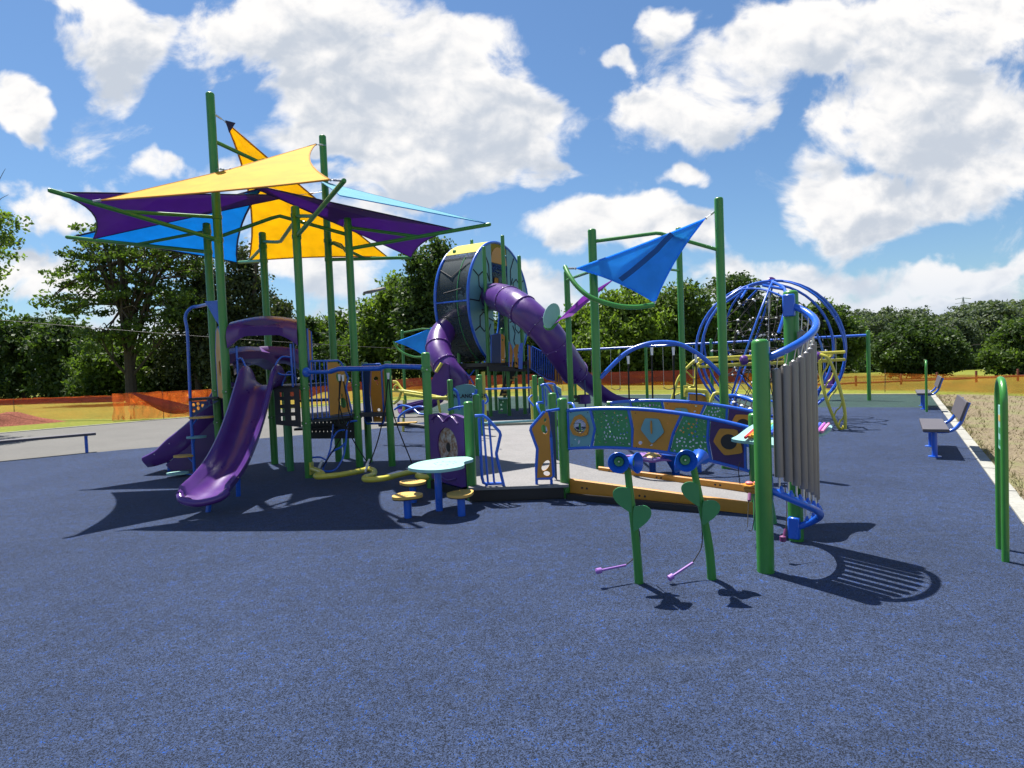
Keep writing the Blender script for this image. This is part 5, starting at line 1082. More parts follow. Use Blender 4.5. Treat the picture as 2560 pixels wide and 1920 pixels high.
o, P = tube_slide([D(1222, 742, 21.0), D(1240, 743, 19.9), D(1262, 748, 18.9), D(1298, 768, 17.6), D(1338, 802, 17.2), D(1372, 838, 17.2), D(1402, 880, 17.5), D(1428, 918, 18.0), D(1436, 930, 18.2)], .475, 'tube_slide', (.30, .42, .54, .70, .99), .41, 'long purple tube slide running down to the right')
# open chute at its end
def chute(path, w, name, par):
    P = cr(path, 6); m = MB(); n = len(P); k = 0
    for i, p in enumerate(P):
        d = (P[min(i+1, n-1)]-P[max(i-1, 0)]).normalized(); side = Vector((d.y, -d.x, 0)).normalized(); up = side.cross(d).normalized(); up = up if up.z > 0 else -up
        prof = [(w*math.cos(a), -w*.9*math.sin(a)) for a in np.linspace(0, PI, 9)]+[((w-.05)*math.cos(a), -(w*.9-.05)*math.sin(a)) for a in np.linspace(PI, 0, 9)]; k = len(prof)
        m.v += [tuple(p+side*a+up*b_) for a, b_ in prof]
    for i in range(n-1):
        for j in range(k): m.f.append((i*k+j, (i+1)*k+j, (i+1)*k+(j+1) % k, i*k+(j+1) % k))
    m.f.append(tuple(range(k))); m.f.append(tuple((n-1)*k+j for j in reversed(range(k)))); return m.build(name, pu, par, angle=50)
chute([D(1430, 915, 18.5), D(1452, 935, 18.9), D(1480, 960, 19.4), D(1512, 982, 19.9), D(1545, 993, 20.3), D(1582, 995, 20.6)], .36, 'chute', o)
o, P = tube_slide([D(1165, 790, 21.0), D(1128, 812, 20.4), D(1100, 845, 19.8), D(1098, 885, 19.2), D(1120, 925, 18.8), D(1142, 955, 18.8), D(1130, 985, 18.8)], .42, 'tube_slide', (.22, .45, .62), .38, 'curling purple tube slide on the left of the drum')
g_ = MB().plate([[(-.42, 0), (-.08, .62), (.16, .80), (.26, .74), (.28, -.1), (-.1, -.32), (-.42, -.28)]], .5, (D(1104, 972, 18.2), (1, 0, 0), (0, 0, 1))).build('slide_exit_hood', pu, o, angle=50)
chute([D(1092, 985, 17.8), D(1070, 998, 17.6), D(1045, 1004, 17.5), D(1020, 1010, 17.4), D(1000, 1010, 17.3)], .33, 'chute', o)
MB().tube([D(1104, 908, 17.9), D(1090, 930, 17.8)], .05, 8).build('yellow_grip', M['yellow'], W)
# decks, panels, stair
zd = 1.78
dk = [D(x, 950, y).xy for x, y in ((1140, 20.8), (1222, 19.5), (1335, 19.6), (1345, 21.5), (1260, 22.6), (1160, 22.6))]
MB().plate([[tuple(q) for q in dk]], .12, ((0, 0, zd-.06), (1, 0, 0), (0, 1, 0))).build('deck', M['black'], W)
def pxpanel(pts, d, matl, name, par=W, frame=None, th=.03, holes=()):
    a = D(pts[0][0], pts[0][1], d); fr_ = (a, Vector((1, 0, 0)), Vector((0, 0, 1))); k_ = lambda x, y: ((D(x, y, d)-a).x, (D(x, y, d)-a).z)
    P_ = [k_(*q) for q in pts]; hl_ = [[k_(*q) for q in h_] for h_ in holes]
    o = MB().plate([P_]+hl_, th, fr_).build(name, matl, par, angle=25)
    if frame: MB().tube([a+Vector((x, 0, z)) for x, z in P_], .022, 6, closed=True).build('frame', frame, o)
    return o
pxpanel([(1228, 907), (1252, 907), (1252, 835), (1243, 834), (1228, 838)], 19.5, M['navy'], 'guard_panel', frame=bl_)
pxpanel([(1252, 907), (1262, 907), (1262, 842), (1256, 835), (1252, 835)], 19.45, M['orange'], 'guard_panel', holes=[ell(1256.5, 850, 2, 3, 8), ell(1257, 900, 2, 2.5, 8)])
pxpanel([(1273, 921), (1280, 922), (1283, 880), (1280, 866), (1273, 855)], 19.4, M['orange'], 'guard_panel', frame=bl_, holes=[ell(1277, 908, 1.8, 3, 8)])
pxpanel([(1286, 921), (1296, 923), (1294, 885), (1297, 862), (1291, 860), (1283, 873), (1287, 900)], 19.3, M['orange'], 'guard_panel', holes=[ell(1291, 908, 2, 4, 8, -.4)])
pxpanel([(1296, 922), (1306, 923), (1308, 857), (1300, 858), (1297, 870)], 19.25, M['blue'], 'guard_panel')
pxpanel([(1321, 920), (1329, 921), (1327, 868), (1320, 862)], 19.2, M['orange'], 'guard_panel', frame=bl_)
o = pxpanel([(1328, 922), (1368, 948), (1405, 958), (1405, 904), (1330, 866)], 19.0, M['mesh2'], 'stair_rail', frame=bl_)
m = MB()
for k in range(13): x = 1333+k*5.6; m.tube([D(x, 868+(x-1330)*.5, 18.96), D(x, 924+(x-1328)*.42, 18.96)], .011, 5)
m.build('balusters', bl_, o)
for x in (1388, 1395, 1401): pxpanel([(x, 962), (x+4, 962), (x+3, 930), (x+5, 905), (x+1, 903), (x-1, 925)], 18.9, M['orange'], 'stair_board')
pxpanel([(1424, 985), (1432, 987), (1435, 960), (1434, 935), (1424, 922)], 18.5, M['orange'], 'stair_board', frame=None, holes=[ell(1427, 938, 2, 4, 8)])
for k in range(6):
    p = D(1335+k*11, 935, 19.6); MB().box((p.x, 19.7, zd-.25-k*.26), (.42, .9, .05)).build('stair_tread', M['black'], W)
MB().tube([D(1330, 925, 19.9), D(1402, 1000, 19.9)], .05, 6).build('stringer', M['black'], W)
# yellow lettered shape and dim panels seen through the mesh
pxpanel([(1157, 878), (1176, 878), (1175, 857), (1156, 858)], 21.4, M['yellow'], 'play_panel', frame=M['black'])
pxpanel([(1179, 905), (1185, 905), (1184, 850), (1179, 846)], 21.3, M['orange'], 'play_panel'); pxpanel([(1204, 909), (1210, 909), (1209, 893), (1204, 894)], 20.9, M['yellow'], 'play_panel')
pxpanel([(1140, 908), (1222, 908), (1222, 925), (1140, 922)], 20.4, M['black'], 'deck_skirt'); pxpanel([(1222, 912), (1330, 922), (1330, 929), (1222, 928)], 19.3, M['black'], 'deck_skirt')
# ladder board and holed panel below the deck
o = pxpanel([(1248, 990), (1268, 990), (1292, 922), (1268, 922)], 19.9, M['black'], 'ladder_board')
for (x, y) in ((1253, 986), (1257, 976), (1262, 963), (1272, 950), (1279, 943)): MB().box(D(x+8, y, 19.8), (.16, .05, .06)).build('rung', M['seat'], o)
pxpanel([(1246, 1034), (1268, 1034), (1268, 998), (1246, 998)], 19.4, M['dkgreen'], 'holed_panel', holes=[ell(1254, 1025, 3.4, 4.4, 10), ell(1253, 1012, 2.2, 3, 8), ell(1259, 1004, 3, 2.4, 8)])
MB().box(D(1257, 996, 19.3), (.32, .12, .05)).build('panel_shelf', M['mint'], W)
m = MB().tube(cr([D(1150, 925, 19.5), D(1160, 928, 19.5), D(1172, 940, 19.4), D(1184, 960, 19.3)], 4), .025, 8); m.build('grab_loop', bl_, W); MB().tube(cr([D(1186, 925, 19.5), D(1178, 935, 19.5), D(1172, 942, 19.5)], 4), .02, 8).build('grab_loop', bl_, W)
MB().lathe(D(1165, 952, 19.0), [(.0, 0), (.13, .02), (.16, .1), (.1, .16), (0, .17)], 12).build('spinner_knob', M['lilac'], W)
MB().tube([D(1320, 900, 18.8), D(1324, 1032, 18.8)], .028, 8).build('slim_pole', M['navy'], W)
# ------------------------------------------------------------------ 4. right shade frame: blue sail, curved arm, leaf and lilac sail
S = thing('shade_frame', (2.3, 9.2, 0), 'tall green post frame carrying a bright blue triangular sail and a curved green arm', 'shade structure')
q1, q2 = (1.33, 9.24), (3.23, 9.03); g3, g4 = D(1709, 1000, 13.2), D(1428, 1000, 13.4); q3, q4 = (g3.x, g3.y), (g4.x, g4.y)
post(q1, 3.77, .066).build('post', gp, S); post(q2, 4.12, .066).build('post', gp, S); post(q3, Zat(q3, 569), .066).build('post', gp, S); post(q4, Zat(q4, 677), .066).build('post', gp, S)
MB().tube([v(q1, Zat(q1, 604)), D(1640, 583, 9.15), D(1652, 584, 9.12), v(q2, Zat(q2, 626))], .028).build('beam', gp, S)
MB().tube([v(q4, Zat(q4, 700)), v(q1, Zat(q1, 676))], .028).build('beam', gp, S); MB().tube([v(q3, Zat(q3, 677)), D(1662, 672, 12.5), D(1560, 660, 9.8)], .026).build('beam', gp, S)
arcp = cr([D(1413, 668, 9.1), D(1424, 690, 8.95), D(1445, 718, 8.8), D(1480, 745, 8.65), D(1540, 764, 8.6), D(1590, 768, 8.65), D(1634, 762, 8.75)], 6)
MB().tube(arcp, .036, 12).lathe(arcp[0], [(.036, -.01), (.03, .02), (0, .03)], 12, arcp[0]-arcp[1]).build('curved_arm', gp, S)
bs = [D(1764, 546, 9.1), D(1440, 671, 9.05), D(1637, 756, 8.85)]
o = sail('shade_sail', M['s_sky'], bs, S, sag=(.15, 0, -.03), pull=.12, subst={0: .05, 1: .10, 2: .22}, hem=M['s_sky'], hemr=.012); tag(o, 'bright blue triangular sail')
MB().sheet([[D(x-5, y-4, 8.86), D(x+5, y+5, 8.86)] for x, y in ((1551, 699), (1580, 677), (1610, 652), (1640, 626), (1662, 602), (1680, 584))], .006).build('centre_strap', M['strap'], o)
cable(S, bs[0], D(1804, 516, 9.05)); cable(S, bs[1], D(1416, 671, 9.05)); cable(S, bs[2], arcp[-1])
ls = [D(1538, 694, 12.2), D(1384, 811, 13.8), D(1447, 752, 12.6)]
o = sail('shade_sail', M['s_lilac'], [D(1540, 694, 12.0), D(1455, 742, 12.6), D(1384, 811, 13.8), D(1400, 800, 13.4), D(1430, 790, 13.0)], S, sag=(0, 0, .0), pull=.03); tag(o, 'narrow lilac sail seen edge on')
MB().tube(cr([D(1362, 815, 14), D(1368, 822, 13.9), D(1380, 820, 13.9), D(1392, 806, 13.8), D(1400, 790, 13.7)], 5), .035, 10).build('leaf_stalk', gp, S)
o = MB().plate([[(x, y) for x, y in ell(0, 0, .19, .31, 20, -.35)]], .03, (D(1379, 790, 13.9), Vector((1, .2, 0)).normalized(), (0, 0, 1))).build('leaf', M['mint'], S); MB().tube([D(1421, 742, 13.8), D(1429, 772, 13.7)], .02, 6).build('short_arm', gp, S)
# blue arch with hanging ropes and pods between the two front posts
arch = cr([v(q1, Zat(q1, 945))+Vector((.05, -.02, 0)), D(1560, 886, 9.15), D(1610, 862, 9.1), D(1655, 856, 9.08), D(1700, 861, 9.05), D(1745, 885, 9.05), D(1778, 912, 9.04), v(q2, Zat(q2, 936))+Vector((-.04, 0, 0))], 6)
MB().tube(arch, .034, 12).build('rope_arch', bl_, S)
for x, y0, y1, d0, knob in ((1570, 888, 998, 9.12, 0), (1629, 866, 1003, 9.08, 1), (1683, 866, 1003, 9.05, 1), (1739, 884, 1012, 9.05, 0)):
    o = MB().tube([D(x, y0, d0), D(x+3, y1, d0)], .013, 8).build('hanging_rope', M['rope'], S)
    MB().tube([D(x, y0+2, d0), D(x+1, y0+22, d0)], .024, 8, taper=.017).build('ferrule', M['white'], o)
    if knob: MB().lathe(D(x+4, y1+10, d0), [(0, -.03), (.06, -.03), (.075, .0), (.06, .05), (.03, .09), (0, .10)], 14).build('seat_knob', M['lilac'], o)
# ------------------------------------------------------------------ 5. small distant shade frame
F_ = thing('shade_frame', (-5.4, 30, 0), 'small blue sail on a green post left of the curling tube slide', 'shade structure')
g_ = D(1013, 999, 24); post((g_.x, g_.y), Zat(g_, 825), .06).build('post', gp, F_)
sail('shade_sail', M['s_sky'], [D(988, 855, 23.5), D(1102, 808, 23.9), D(1060, 889, 23.4)], F_, sag=(0, 0, 0), pull=.13, hem=M['s_sky'])
MB().tube(cr([D(983, 853, 23.4), D(992, 868, 23.4), D(1008, 882, 23.3), D(1035, 892, 23.3), D(1060, 892, 23.3)], 5), .04, 8).build('curved_arm', gp, F_); MB().tube([v((g_.x, g_.y), Zat(g_, 832)), D(1055, 822, 23.8), D(1076, 823, 23.8)], .035, 8).build('beam', gp, F_)
# ------------------------------------------------------------------ 6. tubular chimes
Cc = thing('chime_arc', (2.25, 5.05, 0), 'curved set of tall grey tubular chimes between two thick green posts', 'outdoor chimes')
k1, k2 = (1.97, 4.68), (2.58, 5.44); post(k1, 1.86, .0655).build('post', gp, Cc); post(k2, 2.31, .0655).build('post', gp, Cc)
ch = Vector((k2[0]-k1[0], k2[1]-k1[1])); cl_ = ch.length; cd = ch.normalized(); nn_ = Vector((cd.y, -cd.x))
def arcpt(t, z0, z1, sag=.29, ins=.0):
    a = PI*t; b_ = Vector(k1)+cd*(cl_*(.5-.5*math.cos(a)*.90))+nn_*(sag*math.sin(a)**.8); return Vector((b_.x, b_.y, z0+(z1-z0)*(t**1.1)))
topc = [arcpt(t, 1.70, 2.17) for t in np.linspace(0, 1, 30)]; botc = [arcpt(t, .66, .13) for t in np.linspace(0, 1, 30)]
for pts, nm in ((topc, 'top_rail'), (botc, 'bottom_rail')):
    o = MB().tube([v(k1, pts[0].z)]+pts+[v(k2, pts[-1].z)], .030, 14).build(nm, bl_, Cc)
    for e, kk in ((pts[0], k1), (pts[-1], k2)):
        MB().box(((kk[0]+e.x)/2+.01*0, (kk[1]+e.y)/2, e.z), (.14, .10, .20), rz=math.atan2(cd.y, cd.x)).build('bracket', bl_, o)
NT = 11
for i in range(NT):
    t = .10+.80*i/(NT-1); a = arcpt(t, 1.58, 1.97, .255); b_ = arcpt(t, .80, .27, .255)
    u_ = Vector((a.x, a.y, 0)); o = MB().lathe((a.x, a.y, b_.z), [(.001, .002), (.033, .002), (.0345, .01), (.0345, a.z-b_.z-.01), (.033, a.z-b_.z), (.001, a.z-b_.z)], 20).build('chime_tube', M['chime'], Cc)
    tr_ = arcpt(t, 1.70, 2.17); br_ = arcpt(t, .66, .13)
    MB().tube([(a.x, a.y, a.z), (tr_.x, tr_.y, tr_.z)], .005, 6).lathe((a.x, a.y, a.z+.002), [(.018, 0), (.02, .004), (.008, .012), (0, .016)], 10).build('top_stud', M['steel'], o)
    MB().tube([(b_.x, b_.y, b_.z+.03), (b_.x, b_.y, (b_.z+br_.z)/2), (br_.x, br_.y, br_.z)], .009, 8).build('bottom_pin', M['steel'], o)
    MB().lathe((br_.x, br_.y, br_.z+.02), [(.022, 0), (.022, .02), (.014, .03), (.008, .05), (0, .052)], 10).build('collar', bl_, o)
    nb = Vector((b_.x, b_.y, 0))-Vector((2.27, 5.06, 0)); nb.normalize()
    if i in (2, 3, 5): MB().lathe((a.x-nn_.x*.034, a.y-nn_.y*.034, [1.12, 1.28, .96][(2, 3, 5).index(i)]), [(.014, 0), (.012, .008), (0, .011)], 10, (-nn_.x, -nn_.y, 0)).build('bolt', M['steel'], o)
ms = [D(1967, 1255, 5.0), D(1966, 1320, 4.95), D(1963, 1345, 4.9)]
MB().tube(cr([D(1961, 1210, 5.05), D(1967, 1260, 5.0), D(1965, 1325, 4.9)], 4), .004, 6).build('mallet_cord', M['rope'], Cc); MB().tube([D(1964, 1322, 4.9), D(1958, 1348, 4.88)], .012, 8).lathe(D(1957, 1347, 4.88), [(0, -.03), (.025, -.02), (.025, .02), (0, .03)], 12).build('mallet', M['mallet'], Cc)
# ------------------------------------------------------------------ 7. horn flowers
def cpt(p): return Vector(p)
def horn_flower(label, stem, base, heads, leaves, cord, malp):
    o = thing('horn_flower', (base[0], base[1], 0), label, 'musical flower', 'blue flower chimes standing side by side')
    ps = cr(stem, 8); st = MB().tube(ps, .036, 12, taper=.026).build('stem', gp, o)
    for (c0, ax, r_, L_) in heads:
        ax = Vector(ax).normalized(); c0 = Vector(c0)
        prof = [(.012, -L_), (.03, -L_*.8), (r_*.48, -L_*.42), (r_*.75, -L_*.18), (r_, 0), (r_*.97, .004), (r_*.72, -L_*.16), (r_*.44, -L_*.40)]
        h_ = MB().lathe(c0, prof, 26, ax).build('horn', bl_, o); MB().lathe(c0-ax*L_*.40, [(r_*.47, .01), (r_*.44, .02), (.012, .012), (.012, .02), (0, .022)], 20, ax).build('disc', M['dkgreen'], h_)
        MB().lathe(c0-ax*(L_*.40-.02), [(.008, 0), (.006, .005), (0, .006)], 8, ax).build('stud', M['steel'], h_)
    for (p, ang, s_) in leaves:
        heart = [(s_*a_, s_*b_) for a_, b_ in ((0, .25), (.25, .42), (.70, .44), (1.02, .20), (1.04, -.15), (.82, -.52), (.48, -.82), (.06, -1.1), (-.04, -1.0))]
        hp = [tuple(q.xy) for q in cr([Vector((a_*math.copysign(1, ang), b_, 0)) for a_, b_ in heart], 4, closed=True)]
        if ang < 0: hp = list(reversed(hp))
        MB().plate([hp], .012, (Vector(p), Vector((1, -.15, 0)).normalized(), (0, 0, 1))).build('leaf', M['dkgreen'], o, angle=25)
    MB().tube(cr(cord, 6), .0045, 6).build('cord', M['rope'], o)
    MB().tube(malp, .010, 8).lathe(malp[-1], [(0, -.028), (.022, -.02), (.022, .02), (0, .028)], 12, Vector(malp[-1])-Vector(malp[0])).build('mallet', M['lilac'], o)
    return o
dh = 4.52; s1 = [D(1598, 1462, 4.55), D(1593, 1390, 4.54), D(1585, 1310, 4.53), D(1575, 1230, 4.52), D(1568, 1165, 4.5)]
horn_flower('left blue horn flower with green heart leaves and a plum mallet', s1, (.93, 4.55), [(D(1546, 1157, 4.40), (-.25, -1, .0), .080, .17), (D(1594, 1157, 4.42), (.85, -.75, .05), .080, .17), (D(1552, 1162, 4.62), (-.5, .9, -.1), .07, .15)],
            [(D(1576, 1236, 4.49), -1, .125), (D(1584, 1282, 4.49), 1, .125)], [D(1573, 1180, 4.55), D(1590, 1290, 4.60), D(1600, 1345, 4.6), D(1594, 1385, 4.6), D(1565, 1412, 4.58)], [D(1565, 1413, 4.58), D(1497, 1427, 4.5)])
s2 = [D(1780, 1450, 4.57), D(1774, 1380, 4.56), D(1763, 1310, 4.55), D(1747, 1235, 4.52), D(1733, 1165, 4.5)]
horn_flower('right blue horn flower with green heart leaves beside the thick chime post', s2, (1.5, 4.57), [(D(1716, 1152, 4.38), (-.1, -1, .05), .083, .17), (D(1752, 1142, 4.60), (.6, .7, .35), .07, .16), (D(1692, 1160, 4.62), (-.9, .5, .1), .07, .15)],
            [(D(1746, 1222, 4.49), -1, .12), (D(1757, 1268, 4.49), 1, .12)], [D(1745, 1240, 4.6), D(1755, 1320, 4.62), D(1754, 1365, 4.62), D(1742, 1390, 4.6), D(1732, 1405, 4.58)], [D(1732, 1407, 4.58), D(1677, 1443, 4.5)])
# ------------------------------------------------------------------ 8. rainbow metallophone
Xo = thing('metallophone', (2.62, 5.95, 0), 'rainbow barred metallophone on a mint leaf-shaped top behind the chimes', 'metallophone')
def surf(x, y, z): return Vector((x, y, z))
XA = Vector((2.62, 5.95, .92)); xd = Vector((.96, .22, 0)).normalized(); yd = Vector((-.22, .94, .34)).normalized()
leafp = [tuple(q.xy) for q in cr([Vector(q+(0,)) for q in ((-.50, -.06), (-.40, .02), (-.10, .22), (.15, .30), (.42, .26), (.74, .10), (.60, -.04), (.30, -.16), (.10, -.34), (-.10, -.34), (-.22, -.20))], 4, closed=True)]
MB().plate([leafp], .03, (XA, xd, yd)).build('leaf_top', M['mint'], Xo, angle=25)
cols = [(.70, .05, .05), (.85, .25, .03), (.85, .50, .04), (.80, .72, .10), (.35, .60, .12), (.10, .50, .50), (.03, .30, .70), (.05, .10, .55), (.45, .12, .50), (.75, .25, .45)]
for i in range(20):
    nm = 'bar_colour_%s' % 'abcdefghij'[i % 10]
    if nm not in M: M[nm] = mat(nm, cols[i % 10], .35)
    x = -.40+i*.046; L_ = .40-.007*i; a = XA+xd*x+yd*(-.10+.05*math.sin(i/19*PI))+xd.cross(yd)*.045; dd_ = (xd*.80+yd*.60).normalized()
    MB().tube([a, a+dd_*L_], .015, 8).build('tone_bar', M[nm], Xo)
MB().tube(cr([(2.60, 6.02, .90), (2.56, 6.05, .55), (2.62, 6.02, -.03)], 6), .045, 12).build('stem', M['dkgreen'], Xo)
MB().tube(cr([(2.42, 5.86, .80), (2.5, 5.95, .62), (2.56, 6.05, .42)], 5), .03, 8).build('strut', M['dkgreen'], Xo)
for pts in ([D(1850, 1155, 5.7), D(1846, 1175, 5.7), D(1850, 1210, 5.7)], [D(1874, 1232, 5.6), D(1870, 1280, 5.5), D(1869, 1318, 5.4)], [D(1888, 1240, 5.5), D(1886, 1290, 5.4), D(1880, 1325, 5.4), D(1872, 1326, 5.3)]): MB().tube(cr(pts, 4), .004, 6).build('cord', M['rope'], Xo)
MB().tube([D(1874, 1234, 5.6), D(1873, 1252, 5.55)], .016, 8).build('mallet', M['mallet'], Xo)
Bx = thing('knob_drum', (2.42, 5.9, 0), 'small amber pod with two pink knobs at the foot of the ramp kerb', 'musical knob')
p = D(1882, 1217, 5.75); post((p.x+.05, p.y+.05), p.z-.03, .03).build('stem', M['dkgreen'], Bx)
MB().lathe(p, [(0, -.06), (.07, -.055), (.085, -.02), (.075, 0), (.095, .008), (.095, .022), (0, .03)], 18).build('pod', M['orange'], Bx)
for dx in (-.035, .045): MB().lathe(p+Vector((dx, 0, .03)), [(.0, 0), (.032, 0), (.035, .015), (.02, .024), (0, .026)], 14).build('knob', M['pink'], Bx)
# ------------------------------------------------------------------ 9. mint table and three stools
Tt = thing('play_table', (-.94, 7.11, 0), 'low mint leaf-shaped table on a blue post between two stools', 'table')
zt = .575; tp = [G(x, y, zt) for x, y in ((1021, 1166), (1045, 1155), (1080, 1148.5), (1115, 1144), (1150, 1141.5), (1172, 1142), (1183, 1146.5), (1176, 1150), (1164, 1153), (1159, 1157), (1161, 1161), (1152, 1166), (1120, 1172), (1085, 1175), (1050, 1174), (1028, 1171))]
cc = sum(tp, Vector())/len(tp); tl = [tuple(q.xy) for q in cr([Vector((q.x, q.y, 0)) for q in tp], 3, closed=True)]
th_ = [ell(cc.x-.02+.13*math.cos(a), cc.y+.12*math.sin(a), .012, .012, 6) for a in np.linspace(0, 2*PI, 11)[:-1]]
area = sum(tl[i][0]*tl[(i+1) % len(tl)][1]-tl[(i+1) % len(tl)][0]*tl[i][1] for i in range(len(tl)))
MB().plate([tl if area > 0 else tl[::-1]]+th_, .035, ((0, 0, zt-.018), (1, 0, 0), (0, 1, 0))).build('table_top', M['mint'], Tt, angle=25)
MB().tube([(-.94, 7.11, -.05), (-.94, 7.11, zt-.03)], .045, 16).build('leg', bl_, Tt); MB().lathe((-.94, 7.11, zt-.06), [(.045, 0), (.12, .015), (.12, .025)], 14).build('mount_plate', M['steel'], Tt)
def stool(x, y, z, rx, ry, rot, lab):
    o = thing('stool', (x, y, 0), lab, 'stool', 'amber topped stools round the low mint table')
    pts = [(x+a*(1+.07*math.cos(3*math.atan2(b_, a)+rot*3)), y+b_*(1+.07*math.cos(3*math.atan2(b_, a)+rot*3))) for a, b_ in ell(0, 0, rx, ry, 36, rot)]
    q = random.Random(int(x*100)); hl_ = [ell(x+rx*.55*q.uniform(-1, 1), y+ry*.5*q.uniform(-1, 1), .012, .012, 6) for _ in range(4)]
    MB().plate([pts]+hl_, .03, ((0, 0, z), (1, 0, 0), (0, 1, 0))).build('seat', M['seat'], o, angle=25); MB().plate([[(x+(a-x)*.97, y+(b_-y)*.97) for a, b_ in pts]], .012, ((0, 0, z-.022), (1, 0, 0), (0, 1, 0))).build('seat_rim', M['seam'], o)
    MB().tube([(x, y, -.05), (x, y, z-.02)], .046, 14).build('leg', bl_, o)
stool(-1.27, 6.83, .255, .175, .150, .2, 'front left amber stool nearest the camera by the mint table')
stool(-.645, 6.82, .255, .175, .145, 1.1, 'right hand amber stool of the mint table beside a green post')
stool(-1.335, 7.60, .255, .175, .145, -.4, 'rear left amber stool half behind another at the mint table')
# ------------------------------------------------------------------ 10. benches
def bench(x, y, rz, label, L_=1.62):
    o = thing('bench', (x, y, 0), label, 'bench', 'grey slatted benches with blue frames beside the kerb')
    c0 = Vector((x, y, 0)); ax = Vector((math.cos(rz), math.sin(rz), 0)); bk = Vector((ax.y, -ax.x, 0))       # along, towards the back
    pt = lambda a, b_, z: c0+ax*a+bk*b_+Vector((0, 0, z))
    for k in range(1): pass
    MB().box(pt(0, -.02, .44), (L_, .34, .05), rz=rz).build('seat', M['slat'], o)
    q = MB(); ang = .30
    q.box(pt(0, .33, .74), (L_, .035, .30), rz=rz, rx=ang); q.build('backrest', M['slat'], o)
    for a in (-.58, .58):
        fo = MB().tube([pt(a, -.03, -.03), pt(a, -.03, .40)], .04, 12).tube(cr([pt(a, -.17, .405), pt(a, .08, .40), pt(a, .22, .44), pt(a, .31, .56), pt(a, .36, .72), pt(a, .41, .86)], 5), .026, 10).build('leg_frame', bl_, o)
        MB().lathe(pt(a, -.03, 0), [(.09, 0), (.09, .012), (.045, .014)], 16).build('foot_plate', bl_, fo)
    return o
brz = math.atan2(.838, .545)
bench(6.98, 9.78, brz, 'nearer grey bench with a blue frame by the pale kerb'); p = G(2306, 1022); bench(p.x+.3, p.y+.35, brz, 'farther grey bench by the green corner of the play surface')
Lb = thing('backless_bench', (-11.2, 13.6, 0), 'long dark backless bench on blue legs beside the grey path', 'bench')
bd = Vector((-10.38+11.7, 14.32-13.0, 0)).normalized(); bd = Vector((.80, .60, 0)); e0 = Vector((-10.38, 14.32, .43))
MB().box(e0-bd*1.35, (3.1, .30, .06), rz=math.atan2(bd.y, bd.x)).build('seat', M['slat'], Lb)
for t in (0.0, 2.6): MB().tube([e0-bd*t-Vector((0, 0, .48)), e0-bd*t], .035, 12).box(e0-bd*t-Vector((0, 0, .045)), (.07, .28, .02), rz=math.atan2(bd.y, bd.x)).build('leg', bl_, Lb)
# ------------------------------------------------------------------ 11. green hoops with signs
def hoop(a, b_, h, label):
    o = thing('sign_hoop', (a[0], a[1], 0), label, 'sign hoop', 'tall green sign hoops along the right edge')
    A_, B_ = Vector((a[0], a[1], 0)), Vector((b_[0], b_[1], 0)); m_ = (A_+B_)/2; r_ = (B_-A_).length/2; d_ = (B_-A_).normalized()
    pts = [A_-Vector((0, 0, .05)), A_+Vector((0, 0, h-r_))]+[m_+d_*(-r_*math.cos(t))+Vector((0, 0, h-r_+r_*math.sin(t))) for t in np.linspace(.15, PI-.15, 12)]+[B_+Vector((0, 0, h-r_)), B_-Vector((0, 0, .05))]
    MB().tube(pts, .026, 14).build('hoop', gp, o)
    fr = (m_, d_, Vector((0, 0, 1))); MB().plate([[(-r_*.78, h*.60), (r_*.78, h*.60), (r_*.78, h-.22), (-r_*.78, h-.22)]], .01, fr).build('sign_plate', M['mint'], o)
    for z in (.62, .69, .76): MB().plate([[(-r_*.6, h*z), (r_*.6, h*z), (r_*.6, h*z+.05), (-r_*.6, h*z+.05)]], .014, fr).build('sign_stripe', M['dkgreen' if z < .7 else 'seat'], o)
hoop((3.90, 4.69), (4.10, 4.99), 1.455, 'nearest green sign hoop at the right edge of the photo'); hoop((11.0, 15.7), (11.2, 16.0), 1.36, 'slim distant green sign hoop in front of the farther bench')
# ------------------------------------------------------------------ 12. swing set
Sw = thing('swing_set', (7, 23, 0), 'swing set with a long blue top beam and green end posts behind the globe climber', 'swing set')
sa, sb = D(1418, 876, 26.6), Vector((12.03, 19.94, 2.2)); sa.z = 2.2; MB().tube([sa, sb], .045, 12).build('top_beam', bl_, Sw)
sdv = (sb-sa); 
for t in (0.03, .32, .55, 1.0):
    p = sa+sdv*t; post((p.x, p.y), 2.36, .06).build('post', gp, Sw)
for t, seat in ((.12, 0), (.2, 0), (.40, 0), (.47, 0), (.70, 0), (.90, 1)):
    p = sa+sdv*t; d_ = sdv.normalized(); so_ = None
    if seat:
        so_ = MB().lathe((p.x, p.y, .42), [(.12, 0), (.20, .03), (.22, .12), (.20, .14), (.17, .12), (.1, .05), (0, .04)], 16).build('bucket_seat', M['lilac'], Sw); MB().box((p.x+.05, p.y+.16, .70), (.36, .05, .5)).build('seat_back', M['lilac'], so_)
        for s_ in (-.17, .17): MB().box((p.x+s_, p.y+.05, .75), (.04, .1, .5)).build('strap', M['dkpurple'], so_)
    else:
        g = [[Vector((p.x, p.y, .5))+d_*(.22*a)+Vector((0, b_, -.08*(1-a*a))) for b_ in (-.07, .07)] for a in np.linspace(-1, 1, 9)]; so_ = MB().sheet(g, .02).build('belt_seat', M['black'], Sw)
    for s_ in (-.2, .2): MB().tube([p+d_*s_, Vector((p.x, p.y, .52 if not seat else .95))+d_*s_], .008, 5).build('chain', M['steel'], so_)
